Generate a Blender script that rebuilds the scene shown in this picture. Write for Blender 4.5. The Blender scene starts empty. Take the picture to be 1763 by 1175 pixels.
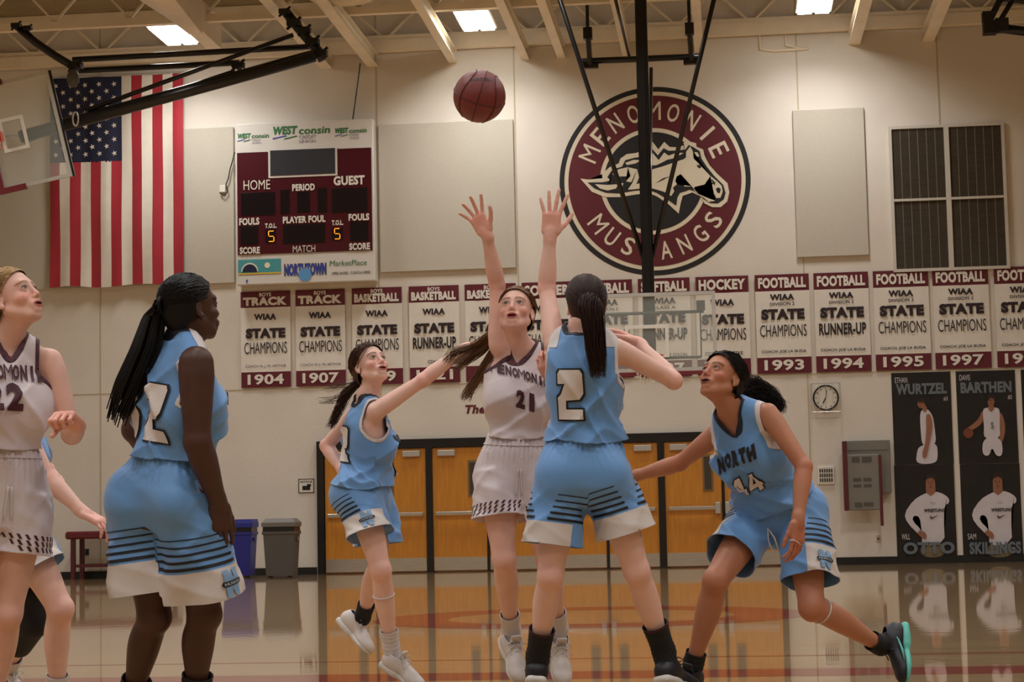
import bpy, bmesh, math, random
import numpy as np
from mathutils import Vector, Matrix
from mathutils.bvhtree import BVHTree
random.seed(7); RNG = np.random.RandomState(7)
SC = bpy.context.scene; COL = SC.collection
# ---------------------------------------------------------------- camera
FPX = 3400.0; CX, CY = 881.5, 587.5
YAW, PITCH, ROLL = math.radians(6.083), math.radians(5.2514), math.radians(-1.197)
CAM = np.array([0., 0., 0.8])
FWD = np.array([-math.sin(YAW)*math.cos(PITCH), math.cos(YAW)*math.cos(PITCH), math.sin(PITCH)])
_r0 = np.array([math.cos(YAW), math.sin(YAW), 0.]); _u0 = np.cross(_r0, FWD)
RGT = _r0*math.cos(ROLL)+_u0*math.sin(ROLL); UPV = -_r0*math.sin(ROLL)+_u0*math.cos(ROLL)
cd = bpy.data.cameras.new('camera'); co = bpy.data.objects.new('camera', cd); COL.objects.link(co)
cd.sensor_width = 36; cd.lens = 36*FPX/1763; cd.clip_start = .1; cd.clip_end = 200
co.matrix_world = Matrix(((RGT[0], UPV[0], -FWD[0], CAM[0]), (RGT[1], UPV[1], -FWD[1], CAM[1]), (RGT[2], UPV[2], -FWD[2], CAM[2]), (0, 0, 0, 1)))
SC.camera = co
SC.view_settings.view_transform = 'Standard'; SC.view_settings.look = 'None'
SC.view_settings.gamma = 1; SC.view_settings.use_curve_mapping = False
SC.view_settings.exposure = 0.5
w = bpy.data.worlds.new('world'); SC.world = w; w.use_nodes = True
w.node_tree.nodes['Background'].inputs[0].default_value = (.9, .85, .75, 1)
w.node_tree.nodes['Background'].inputs[1].default_value = 0.02
LIGHT_W = 62.0; LIGHT_C = (1.0, .985, .955)
WY = 32.8          # the far wall
ROOF = 9.75        # roof deck
BEAM = 8.62        # underside of the roof beams
def ray(px, py): return FWD+RGT*(px-CX)/FPX-UPV*(py-CY)/FPX
def P(px, py, d): return CAM+d*ray(px, py)
def W(px, py, off=0.):
    r = ray(px, py); return CAM+r*((WY-off)/r[1])
def Z(px, py, z):
    r = ray(px, py); return CAM+r*((z-CAM[2])/r[2])
# light fixtures of the gym hang in rows over the whole court; the three in view are placed where they hang
def lin(c): return tuple((x/12.92 if x <= .04045 else ((x+.055)/1.055)**2.4) for x in c)
def C8(r, g, b): return lin((r/255, g/255, b/255))
MATS = {}
def mat(name, col, rough=.5, metal=0., nz=0., ns=8., bump=0., bs=60., spec=.5, coat=0., sheen=0., emit=None, estr=0., alpha=1., trans=0., attr=None, stretch=None, sss=0.):
    if name in MATS: return MATS[name]
    m = bpy.data.materials.new(name); m.use_nodes = True; nt = m.node_tree; N = nt.nodes; L = nt.links
    b = N['Principled BSDF']; c = (*col, 1)
    b.inputs['Base Color'].default_value = c; b.inputs['Roughness'].default_value = rough; b.inputs['Metallic'].default_value = metal
    b.inputs['Specular IOR Level'].default_value = spec; b.inputs['Coat Weight'].default_value = coat; b.inputs['Sheen Weight'].default_value = sheen
    b.inputs['Alpha'].default_value = alpha; b.inputs['Transmission Weight'].default_value = trans
    if sss: b.inputs['Subsurface Weight'].default_value = sss; b.inputs['Subsurface Radius'].default_value = (.012, .004, .002)
    if emit: b.inputs['Emission Color'].default_value = (*emit, 1); b.inputs['Emission Strength'].default_value = estr
    src = None
    tc = N.new('ShaderNodeTexCoord'); vec = tc.outputs['Object']
    if stretch:
        mp = N.new('ShaderNodeMapping'); mp.inputs['Scale'].default_value = stretch; L.new(vec, mp.inputs[0]); vec = mp.outputs[0]
    if attr:
        a = N.new('ShaderNodeAttribute'); a.attribute_name = attr; src = a.outputs['Color']
    if nz > 0:
        t = N.new('ShaderNodeTexNoise'); t.inputs['Scale'].default_value = ns; t.inputs['Detail'].default_value = 4; L.new(vec, t.inputs[0])
        mr = N.new('ShaderNodeMapRange'); mr.inputs[1].default_value = .3; mr.inputs[2].default_value = .7; mr.inputs[3].default_value = 1-nz; mr.inputs[4].default_value = 1+nz
        L.new(t.outputs[0], mr.inputs[0])
        mx = N.new('ShaderNodeMix'); mx.data_type = 'RGBA'; mx.blend_type = 'MULTIPLY'; mx.inputs[0].default_value = 1
        cmb = N.new('ShaderNodeCombineColor')
        for i in range(3): L.new(mr.outputs[0], cmb.inputs[i])
        if src: L.new(src, mx.inputs[6])
        else: mx.inputs[6].default_value = c
        L.new(cmb.outputs[0], mx.inputs[7]); src = mx.outputs[2]
    if src: L.new(src, b.inputs['Base Color'])
    if bump > 0:
        t = N.new('ShaderNodeTexNoise'); t.inputs['Scale'].default_value = bs; t.inputs['Detail'].default_value = 3; L.new(vec, t.inputs[0])
        bn = N.new('ShaderNodeBump'); bn.inputs['Strength'].default_value = bump; bn.inputs['Distance'].default_value = .01
        L.new(t.outputs[0], bn.inputs['Height']); L.new(bn.outputs[0], b.inputs['Normal'])
    MATS[name] = m; return m
BASE = {}
def root(name, label, cat, loc, group=None):
    o = bpy.data.objects.new(name, None); COL.objects.link(o); o.empty_display_size = .1
    o.location = tuple(loc); BASE[o.name] = np.array(loc, float); tag(o, label, cat, group); return o
def tag(o, label=None, cat=None, group=None, kind=None):
    if label: o['label'] = label
    if cat: o['category'] = cat
    if group: o['group'] = group
    if kind: o['kind'] = kind
    return o
def mk(name, V, F, m, parent=None, smooth=False, col=None, kind=None, label=None):
    """one mesh object from world-space vertices; faces: list of lists or Nx3/Nx4 array"""
    V = np.asarray(V, float).reshape(-1, 3)
    base = BASE[parent.name] if parent is not None else (V.mean(0) if len(V) else np.zeros(3))
    me = bpy.data.meshes.new(name)
    if isinstance(F, np.ndarray):
        n, k = F.shape
        me.vertices.add(len(V)); me.vertices.foreach_set('co', (V-base).astype(np.float32).ravel())
        me.loops.add(n*k); me.loops.foreach_set('vertex_index', F.astype(np.int32).ravel())
        me.polygons.add(n); me.polygons.foreach_set('loop_start', np.arange(0, n*k, k, dtype=np.int32)); me.polygons.foreach_set('loop_total', np.full(n, k, np.int32))
        me.update(calc_edges=True)
    else:
        me.from_pydata([tuple(v) for v in (V-base)], [], [tuple(f) for f in F]); me.update()
    if smooth: me.polygons.foreach_set('use_smooth', np.ones(len(me.polygons), bool))
    if col is not None:
        a = me.color_attributes.new('Col', 'FLOAT_COLOR', 'POINT'); c4 = np.ones((len(V), 4), np.float32); c4[:, :3] = col; a.data.foreach_set('color', c4.ravel())
    if m is not None: me.materials.append(m)
    o = bpy.data.objects.new(name, me); COL.objects.link(o)
    if parent is not None: o.parent = parent
    else: o.location = tuple(base)
    BASE[o.name] = base
    if kind: o['kind'] = kind
    if label: o['label'] = label
    return o
class MB:
    def __init__(s): s.V = []; s.F = []
    def add(s, V, F):
        n = len(s.V); s.V += [tuple(v) for v in V]; s.F += [[i+n for i in f] for f in F]; return s
    def box(s, a, b, bev=0.):
        x0, y0, z0 = np.minimum(a, b); x1, y1, z1 = np.maximum(a, b)
        if bev > 0:
            e = bev; V = []; F = []
            for (z, i) in ((z0, e), (z0+e, 0), (z1-e, 0), (z1, e)):
                V += [(x0+i+(e if not i else 0), y0+i, z), (x1-i-(e if not i else 0), y0+i, z), (x1-i, y0+i+(e if not i else 0), z), (x1-i, y1-i-(e if not i else 0), z),
                      (x1-i-(e if not i else 0), y1-i, z), (x0+i+(e if not i else 0), y1-i, z), (x0+i, y1-i-(e if not i else 0), z), (x0+i, y0+i+(e if not i else 0), z)]
            for r in range(3):
                for k in range(8): F.append((r*8+k, r*8+(k+1) % 8, r*8+8+(k+1) % 8, r*8+8+k))
            F.append(tuple(range(7, -1, -1))); F.append(tuple(range(24, 32)))
            return s.add(V, F)
        V = [(x0, y0, z0), (x1, y0, z0), (x1, y1, z0), (x0, y1, z0), (x0, y0, z1), (x1, y0, z1), (x1, y1, z1), (x0, y1, z1)]
        return s.add(V, [(0, 3, 2, 1), (4, 5, 6, 7), (0, 1, 5, 4), (1, 2, 6, 5), (2, 3, 7, 6), (3, 0, 4, 7)])
    def obox(s, c, ax, ay, az):
        c, ax, ay, az = map(np.array, (c, ax, ay, az))
        V = [c+i*ax+j*ay+k*az for k in (-1, 1) for i, j in ((-1, -1), (1, -1), (1, 1), (-1, 1))]
        return s.add(V, [(0, 3, 2, 1), (4, 5, 6, 7), (0, 1, 5, 4), (1, 2, 6, 5), (2, 3, 7, 6), (3, 0, 4, 7)])
    def bar(s, a, b, w, h, up=(0, 0, 1)):
        a = np.array(a, float); b = np.array(b, float); d = b-a; L = np.linalg.norm(d); d /= L
        u = np.array(up, float); sd = np.cross(d, u); sd /= np.linalg.norm(sd); u = np.cross(sd, d)
        return s.obox((a+b)/2, d*L/2, sd*w/2, u*h/2)
    def tube(s, pts, r, n=10, closed=False):
        pts = [np.array(p, float) for p in pts]; rs = r if hasattr(r, '__len__') else [r]*len(pts)
        V = []; F = []; prev = None; m = len(pts)
        for i, p in enumerate(pts):
            if closed: t = pts[(i+1) % m]-pts[i-1]
            else: t = pts[min(i+1, m-1)]-pts[max(i-1, 0)]
            t = t/(np.linalg.norm(t)+1e-9)
            if prev is None: a = np.cross(t, (0, 0, 1) if abs(t[2]) < .9 else (1, 0, 0))
            else: a = prev-t*np.dot(prev, t)
            a /= np.linalg.norm(a); prev = a; b = np.cross(t, a)
            for k in range(n):
                q = 2*math.pi*k/n; V.append(p+rs[i]*(a*math.cos(q)+b*math.sin(q)))
        for i in range(m if closed else m-1):
            for k in range(n): F.append((i*n+k, i*n+(k+1) % n, ((i+1) % m)*n+(k+1) % n, ((i+1) % m)*n+k))
        if not closed: F += [tuple(range(n-1, -1, -1)), tuple(range((m-1)*n, m*n))]
        return s.add(V, F)
    def lathe(s, c, prof, n=24, axis=2):
        V = []; F = []; c = np.array(c, float)
        for r, h in prof:
            for k in range(n):
                q = 2*math.pi*k/n; v = [r*math.cos(q), r*math.sin(q), h]
                if axis == 1: v = [v[0], v[2], v[1]]
                V.append(c+v)
        for i in range(len(prof)-1):
            for k in range(n): F.append((i*n+k, i*n+(k+1) % n, (i+1)*n+(k+1) % n, (i+1)*n+k))
        return s.add(V, F)
    def poly(s, pts3): return s.add(pts3, [list(range(len(pts3)))])
    def prism(s, pts3, ext):
        n = len(pts3); e = np.array(ext, float); V = [np.array(p) for p in pts3]+[np.array(p)+e for p in pts3]
        return s.add(V, [list(range(n-1, -1, -1)), list(range(n, 2*n))]+[(i, (i+1) % n, n+(i+1) % n, n+i) for i in range(n)])
    def build(s, name, m, parent=None, smooth=False, **k): return mk(name, s.V, s.F, m, parent, smooth, **k)
TXT = {}
def text2d(body, bold=0.03, res=3):
    if 'M' in body: bold = 0.
    key = (body, bold, res)
    if key in TXT: return TXT[key]
    cu = bpy.data.curves.new('t', 'FONT'); cu.body = body; cu.offset = bold; cu.resolution_u = res; cu.size = 1; cu.space_character = 1+bold*1.5
    o = bpy.data.objects.new('t', cu); COL.objects.link(o)
    dg = bpy.context.evaluated_depsgraph_get(); me = bpy.data.meshes.new_from_object(o.evaluated_get(dg))
    V = np.array([v.co[:] for v in me.vertices]); F = [list(p.vertices) for p in me.polygons]
    bpy.data.objects.remove(o); bpy.data.curves.remove(cu); bpy.data.meshes.remove(me)
    if len(V) == 0: V = np.zeros((0, 3))
    mn, mx = V.min(0), V.max(0); V = (V-mn)[:, :2]; size = (mx-mn)[:2]
    TXT[key] = (V/size, F, size[0]/size[1]); return TXT[key]
def wall_text(name, body, x0, x1, z0, z1, m, parent, y, bold=.03, shear=0.):
    V, F, _ = text2d(body, bold)
    Q = np.zeros((len(V), 3)); Q[:, 0] = x0+(x1-x0)*V[:, 0]+shear*(V[:, 1]-.5)*(z1-z0); Q[:, 1] = y; Q[:, 2] = z0+(z1-z0)*V[:, 1]
    return mk(name, Q, F, m, parent)
# ---------------------------------------------------------------- materials of the room
CREAM = C8(226, 214, 190); MAROON = C8(104, 22, 36); BLACK = C8(22, 22, 24)
M_wall = mat('painted_wall', C8(220, 213, 203), .6, nz=.04, ns=1.2, bump=.25, bs=40)
M_wallside = mat('painted_side_wall', C8(222, 212, 190), .7, nz=.04, ns=1.2)
M_panel = mat('acoustic_fabric', C8(193, 187, 174), .9, nz=.03, ns=30, bump=.2, bs=200)
M_beam = mat('beam_paint', C8(242, 230, 208), .6, nz=.05, ns=3)
M_black = mat('black_paint', BLACK, .35)
M_blackgloss = mat('black_steel', C8(17, 17, 19), .3, spec=.5)
M_base = mat('black_rubber', C8(20, 20, 20), .5)
M_maroon = mat('maroon_vinyl', C8(96, 20, 36), .55, nz=.05, ns=12)
M_white = mat('white_vinyl', C8(228, 223, 214), .55, nz=.03, ns=10)
M_letterblk = mat('black_lettering', C8(40, 24, 28), .6)
M_steel = mat('brushed_steel', C8(205, 203, 198), .32, metal=.9, nz=.06, ns=4, stretch=(1, 1, 8))
M_alu = mat('aluminium', C8(196, 194, 190), .4, metal=.6)
M_tube = mat('lit_tube', (1, 1, 1), .5, emit=(1, .97, .9), estr=14)
def deck_mat():
    m = mat('roof_deck', C8(150, 136, 106), .8, nz=.08, ns=2); nt = m.node_tree; N = nt.nodes; L = nt.links
    return m
M_deck = deck_mat()
def floor_mat():
    m = bpy.data.materials.new('maple_floor'); m.use_nodes = True; nt = m.node_tree; N = nt.nodes; L = nt.links; b = N['Principled BSDF']
    tc = N.new('ShaderNodeTexCoord'); mp = N.new('ShaderNodeMapping'); L.new(tc.outputs['Object'], mp.inputs[0]); mp.inputs['Scale'].default_value = (1, 1, 1)
    br = N.new('ShaderNodeTexBrick'); L.new(mp.outputs[0], br.inputs[0]); br.inputs['Scale'].default_value = 1.0
    br.inputs['Brick Width'].default_value = 1.1; br.inputs['Row Height'].default_value = .057; br.inputs['Mortar Size'].default_value = .0015; br.inputs['Mortar Smooth'].default_value = .3
    br.inputs['Color1'].default_value = (*C8(196, 160, 112), 1); br.inputs['Color2'].default_value = (*C8(178, 140, 94), 1); br.inputs['Mortar'].default_value = (*C8(120, 88, 55), 1)
    ns = N.new('ShaderNodeTexNoise'); mp2 = N.new('ShaderNodeMapping'); mp2.inputs['Scale'].default_value = (1.5, 30, 1); L.new(tc.outputs['Object'], mp2.inputs[0]); L.new(mp2.outputs[0], ns.inputs[0]); ns.inputs['Scale'].default_value = 3
    mx = N.new('ShaderNodeMix'); mx.data_type = 'RGBA'; mx.blend_type = 'MULTIPLY'; mx.inputs[0].default_value = .25; L.new(br.outputs[0], mx.inputs[6]); L.new(ns.outputs[0], mx.inputs[7]); L.new(mx.outputs[2], b.inputs['Base Color'])
    b.inputs['Specular IOR Level'].default_value = .2; b.inputs['Roughness'].default_value = .3; b.inputs['Coat Weight'].default_value = 1; b.inputs['Coat Roughness'].default_value = .035; b.inputs['Coat IOR'].default_value = 1.42
    # the lacquer undulates very slightly
    n2 = N.new('ShaderNodeTexNoise'); mp3 = N.new('ShaderNodeMapping'); mp3.inputs['Scale'].default_value = (1, 1, 1); L.new(tc.outputs['Object'], mp3.inputs[0]); L.new(mp3.outputs[0], n2.inputs[0]); n2.inputs['Scale'].default_value = 5
    bp = N.new('ShaderNodeBump'); bp.inputs['Strength'].default_value = .06; bp.inputs['Distance'].default_value = .006; L.new(n2.outputs[0], bp.inputs['Height']); L.new(bp.outputs[0], b.inputs['Coat Normal'])
    return m
M_floor = floor_mat()
# ---------------------------------------------------------------- room shell
X0, X1, Y0 = -17., 15., -7.
def struct(name, mb, m, **k): o = mb.build(name, m, **k); o['kind'] = 'structure'; return o
fl = MB().box((X0, Y0, -.1), (X1, WY+.3, 0)); struct('floor', fl, M_floor)
# court lines are painted on the floor (thin paint)
M_line = mat('floor_paint_maroon', C8(126, 42, 24), .5, coat=.85, spec=.1)
_cc = Z(1018, 1062, 0.)
def ring(c, r0, r1, z, n=96):
    V = []; F = []
    for k in range(n):
        q = 2*math.pi*k/n
        for r in (r0, r1): V.append((c[0]+r*math.cos(q), c[1]+r*math.sin(q), z))
    for k in range(n): F.append((2*k, 2*k+1, (2*k+3) % (2*n), (2*k+2) % (2*n)))
    return V, F
o = MB().add(*ring(_cc, 1.2, 1.83, .0006)).build('trim_1', M_line); tag(o, kind='structure')
_l1 = Z(900, 1136, 0.)[1]; o = MB().box((X0+.5, _l1-.03, .0002), (X1-.5, _l1+.03, .0006)).build('trim_2', M_line); tag(o, kind='structure')
_l2 = Z(900, 1158, 0.)[1]; o = MB().box((X0+.5, _l2-.5, .0002), (X1-.5, _l2, .0006)).build('trim_3', M_line); tag(o, kind='structure')
struct('wall_back', MB().box((X0, WY, 0), (X1, WY+.25, ROOF+.2)), M_wall)
struct('wall_left', MB().box((X0-.25, Y0, 0), (X0, WY, ROOF+.2)), M_wallside)
struct('wall_right', MB().box((X1, Y0, 0), (X1+.25, WY, ROOF+.2)), M_wallside)
struct('wall_front', MB().box((X0, Y0-.25, 0), (X1, Y0, ROOF+.2)), M_wallside)
struct('baseboard_back', MB().box((X0, WY-.02, 0), (W(546, 985)[0], WY, .12)).box((W(1352, 975)[0], WY-.02, 0), (X1, WY, .12)), M_base)
# panel joints of the precast wall: slim raised beads of a darker tone
M_joint = mat('wall_joint', C8(188, 176, 150), .7)
mb = MB()
for px, py in ((173, 600), (648, 170), (886, 180), (1373, 150), (1617, 190)):
    x = W(px, py)[0]; mb.box((x-.012, WY-.006, .12), (x+.012, WY, ROOF))
z = W(450, 671)[2]; mb.box((X0, WY-.005, z-.01), (X1, WY, z+.01))
o = struct('trim_4', mb, M_joint)
# ---------------------------------------------------------------- roof: corrugated deck, long beams, purlins with webs
V = []; F = []; n = 0
xs = []; ys = np.arange(26.5, WY+.01, .075)
zz = [ROOF+(.0 if (i//2) % 2 else .05) for i in range(len(ys))]
for y, z in zip(ys, zz): V += [(X0, y, z), (X1, y, z)]
for i in range(len(ys)-1): F.append((2*i, 2*i+1, 2*i+3, 2*i+2))
o = mk('ceiling', V, F, M_deck); tag(o, kind='structure')
o = MB().box((X0, Y0, ROOF), (X1, 26.5, ROOF+.1)).build('trim_5', M_deck); tag(o, kind='structure')
bm_x = [Z(px, py, BEAM)[0] for px, py in ((-60, 140), (562, 118), (641, 114), (781, 110), (905, 105), (968, 104), (1079, 97), (1203, 90), (1470, 80), (1598, 72), (1790, 62))]
beamG = 'long roof beams'
for i, x in enumerate(bm_x):
    wd = .19 if i in (1, 2, 8, 9) else .14
    o = MB().box((x-wd/2, 14., BEAM), (x+wd/2, WY-.0, BEAM+.02)).box((x-.02, 14., BEAM+.02), (x+.02, WY, BEAM+.2)).box((x-wd/2, 14., BEAM+.2), (x+wd/2, WY, BEAM+.22)).build('trim_%d' % (6+i), M_beam); tag(o, kind='structure')
# purlins along the wall
def purlin(y, z, h, idx, web=True):
    m = MB().box((X0, y-.06, z), (X1, y+.06, z+h)).box((X0, y-.05, ROOF-.12), (X1, y+.05, ROOF))
    if web:
        x = X0+.3; k = 0; st = .62
        while x < X1-st:
            a = (x, y, z+h if k % 2 == 0 else ROOF-.12); b = (x+st, y, ROOF-.12 if k % 2 == 0 else z+h)
            m.bar(a, b, .035, .035, up=(0, 1, 0)); x += st; k += 1
    o = m.build('trim_%d' % (20+idx), M_beam); tag(o, kind='structure')
YA = Z(820, 82, BEAM+.22)[1]; YB = Z(820, 16, BEAM+.22)[1]
purlin(YA, BEAM+.22, .2, 0); purlin(YB, BEAM+.22, .12, 1); purlin(YB-2.4, BEAM+.22, .12, 2)
o = MB().box((X0, WY-.16, BEAM+.36), (X1, WY, BEAM+.5)).build('trim_30', M_beam); tag(o, kind='structure')
# wide girder with a splayed white hood, upper left
g0 = Z(379, 84, BEAM); g1 = Z(318, 0, BEAM)
m = MB().box((g0[0]-.22, 22., BEAM), (g0[0]+.02, g0[1], BEAM+.5)); o = m.build('trim_31', M_beam); tag(o, kind='structure')
hd = Z(345, 50, BEAM-.02); hood = root('ceiling_duct', 'cream sheet-metal duct wedge between roof beams above the flag', 'duct', (hd[0], hd[1], BEAM))
ax = np.array([g0[0]-.1, hd[1]+.2, BEAM-.05])
mb = MB(); q = [ax+(-.08, 0, 0), ax+(.12, 0, 0), ax+(.35, -3.2, 0), ax+(-.08, -3.2, 0)]
mb.prism([tuple(p) for p in q], (0, 0, .4)); mb.build('duct_body', M_beam, hood)
M_hood = mat('white_reflector', C8(235, 232, 225), .5)
q = [ax+(-.08, 0, -.004), ax+(-.08, -3.2, -.004), ax+(-.5, -3.2, .1), ax+(-.16, -.9, .02)]
MB().prism([tuple(p) for p in q], (0, 0, .02)).build('reflector', M_hood, hood)
# ---------------------------------------------------------------- ceiling fixtures
M_house = mat('fixture_white', C8(215, 212, 205), .5)
def fixture(x, y, z, label, ang=0., vis=True):
    t = root('ceiling_light', label, 'lamp', (x, y, z), 'high bay tube lights')
    L, Wd = 1.22, .58
    MB().box((x-Wd/2, y-L/2, z+.03), (x+Wd/2, y+L/2, z+.09), .01).build('housing', M_house, t)
    for k in (-1, 1):
        MB().box((x+k*.14-.11, y-L/2+.03, z), (x+k*.14+.11, y+L/2-.03, z+.028)).build('tube', M_tube, t)
        MB().tube([(x+k*.2, y, z+.09), (x+k*.2, y, ROOF)], .01, 6).build('hanger', M_beam, t)
    return t
def arealight(x, y, z, pw=1.):
    ld = bpy.data.lights.new('lamp', 'AREA'); ld.shape = 'RECTANGLE'; ld.size = .55; ld.size_y = 1.2; ld.energy = LIGHT_W*pw; ld.color = LIGHT_C; ld.spread = math.radians(140)
    lo = bpy.data.objects.new('lamp_light', ld); lo.location = (x, y, z-.03); COL.objects.link(lo)
seen = [(298, 63, 'tube light over the flag, nearest the left backstop'), (818, 38, 'twin tube light glowing above the basketball'), (1403, 8, 'ceiling light at the top edge right of the big pole')]
LP = []
for px, py, lb in seen:
    p = Z(px, py, BEAM+.25); fixture(p[0], p[1], BEAM+.25, 'lit white '+lb); LP.append((p[0], p[1]))
for x, y in LP: arealight(x, y, BEAM+.25, .8)
for x in (-13., -7.7, -2.4, 2.9, 8.2):
    for y in (-2., 4., 9.5, 15., 20.5, 25.5):
        arealight(x, y, BEAM-.1, 1.15)
# round ceiling diffuser
p = Z(588, -4, BEAM+.1); t = root('air_diffuser', 'round cream ceiling air diffuser near the top edge', 'vent', (p[0], p[1], BEAM+.1))
for k, r in enumerate((.5, .36, .22)):
    MB().lathe((p[0], p[1], BEAM+.1+.03*k), [(r-.09, .06), (r, 0), (r+.01, .02), (r-.06, .09)], 36).build('diffuser_cone', M_beam, t, smooth=True)
MB().lathe((p[0], p[1], BEAM+.2), [(.3, 0), (.3, .9)], 24).build('duct_neck', M_beam, t, smooth=True)
# ---------------------------------------------------------------- things on the wall
def wrect(px0, py0, px1, py1):
    a = W(px0, py0); b = W(px1, py1); return a[0], b[0], b[2], a[2]   # x0,x1,z0,z1
def quad(m, x0, x1, z0, z1, y, t=.01): return m.box((x0, y, z0), (x1, y+t, z1))
for i, (r, lb) in enumerate((((-40, 238, 405, 488), 'wide grey acoustic wall panel behind the flag'), ((652, 216, 889, 462), 'grey acoustic wall panel right of the scoreboard'), ((1364, 191, 1496, 440), 'tall narrow grey acoustic panel left of the dark window'))):
    x0, x1, z0, z1 = wrect(*r)
    o = MB().box((x0, WY-.055, z0), (x1, WY-.002, z1), .008).build('acoustic_panel', M_panel); tag(o, lb, 'panel', 'acoustic wall panels')
# window with dark panes
x0, x1, z0, z1 = wrect(1534, 224, 1733, 458)
wn = MB(); fr = .05; y = WY-.06
M_wf = mat('window_frame_paint', C8(205, 200, 190), .5); M_wg = mat('dark_window_panel', C8(62, 56, 48), .35, nz=.25, ns=4, stretch=(1, 1, 6))
xm = (x0+x1)/2; zm = z0+(z1-z0)*.49
for a, b in (((x0-fr, z0-fr), (x1+fr, z0)), ((x0-fr, z1), (x1+fr, z1+fr)), ((x0-fr, z0), (x0, z1)), ((x1, z0), (x1+fr, z1)), ((xm-.04, z0), (xm+.04, z1)), ((x0, zm-.02), (xm-.04, zm+.02)), ((xm+.04, zm-.02), (x1, zm+.02))):
    wn.box((a[0], y, a[1]), (b[0], WY, b[1]))
wo = wn.build('window_1', M_wf); tag(wo, kind='structure')
for a, b in ((x0, xm-.04), (xm+.04, x1)):
    for c, d in ((z0, zm-.02), (zm+.02, z1)):
        for k in range(6):
            u0 = a+(b-a)*k/6; u1 = a+(b-a)*(k+1)/6
            MB().box((u0+.008, WY-.03, c), (u1-.008, WY-.001, d)).build('pane', M_wg, wo)
            if k: MB().box((u0-.006, WY-.034, c), (u0+.006, WY-.02, d)).build('glazing_bar', mat('glazing_bar', C8(120, 112, 98), .5), wo)
# ---------------------------------------------------------------- flag
def flag():
    x0, x1, z0, z1 = wrect(91, 140, 321, 490); Y = WY-.15
    rt = root('american_flag', 'large flag hanging vertically with stars at upper left', 'flag', ((x0+x1)/2, Y, z0))
    red = mat('flag_red', C8(160, 22, 40), .75, nz=.06, ns=5, sheen=.3); wh = mat('flag_white', C8(220, 212, 200), .8, nz=.04, ns=5); bl = mat('flag_blue', C8(22, 26, 54), .8, nz=.1, ns=6)
    def yy(x, z): return Y+.018*math.sin(x*9+z*.7)+.012*math.sin(x*21-z*1.3)*(.4+.6*(z1-z)/(z1-z0))+.01*math.sin(z*3.1+x*2)
    Wd = (x1-x0)/13; H = z1-z0; cz = z1-H*.405
    def cloth(a, b, c, d, name, m, off=0.):
        nx = max(3, int((b-a)/.05)); nz = max(4, int((d-c)/.09)); V = []; F = []
        for j in range(nz+1):
            for i in range(nx+1):
                x = a+(b-a)*i/nx; z = c+(d-c)*j/nz; zz = z+(.02*math.sin((x-x0)*5.) if j == 0 else 0); V.append((x, yy(x, z)-off, zz))
        for j in range(nz):
            for i in range(nx): q = j*(nx+1)+i; F.append((q, q+1, q+nx+2, q+nx+1))
        return mk(name, V, F, m, rt, True)
    for k in range(13):
        cloth(x0+k*Wd, x0+(k+1)*Wd, z0, cz if k < 7 else z1, 'red_stripe' if k % 2 == 0 else 'white_stripe', red if k % 2 == 0 else wh)
    cloth(x0, x0+7*Wd, cz, z1, 'canton', bl)
    cw = 7*Wd; ch = z1-cz
    for k in range(9):
        nn = 6 if k % 2 == 0 else 5
        for j in range(nn):
            cxp = x0+cw*(k+.9)/9.9; czp = z1-ch*((j+.55) if nn == 6 else (j+1.05))/6.1
            V = [(cxp, yy(cxp, czp)-.014, czp)]
            for q in range(10):
                r = .052 if q % 2 == 0 else .021; a = math.pi/2+q*math.pi/5+math.pi/2
                V.append((cxp+r*math.cos(a), yy(cxp, czp)-.013, czp+r*math.sin(a)))
            mk('star', V, [(0, 1+q, 1+(q+1) % 10) for q in range(10)], wh, rt)
    MB().tube([(x0-.05, Y+.02, z1+.02), (x1+.05, Y+.02, z1+.02)], .02, 8).build('hanging_rod', M_alu, rt)
    for q in (x0+.2, x1-.2): MB().box((q-.02, Y, z1), (q+.02, WY, z1+.05)).build('rod_bracket', M_alu, rt)
flag()
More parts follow.
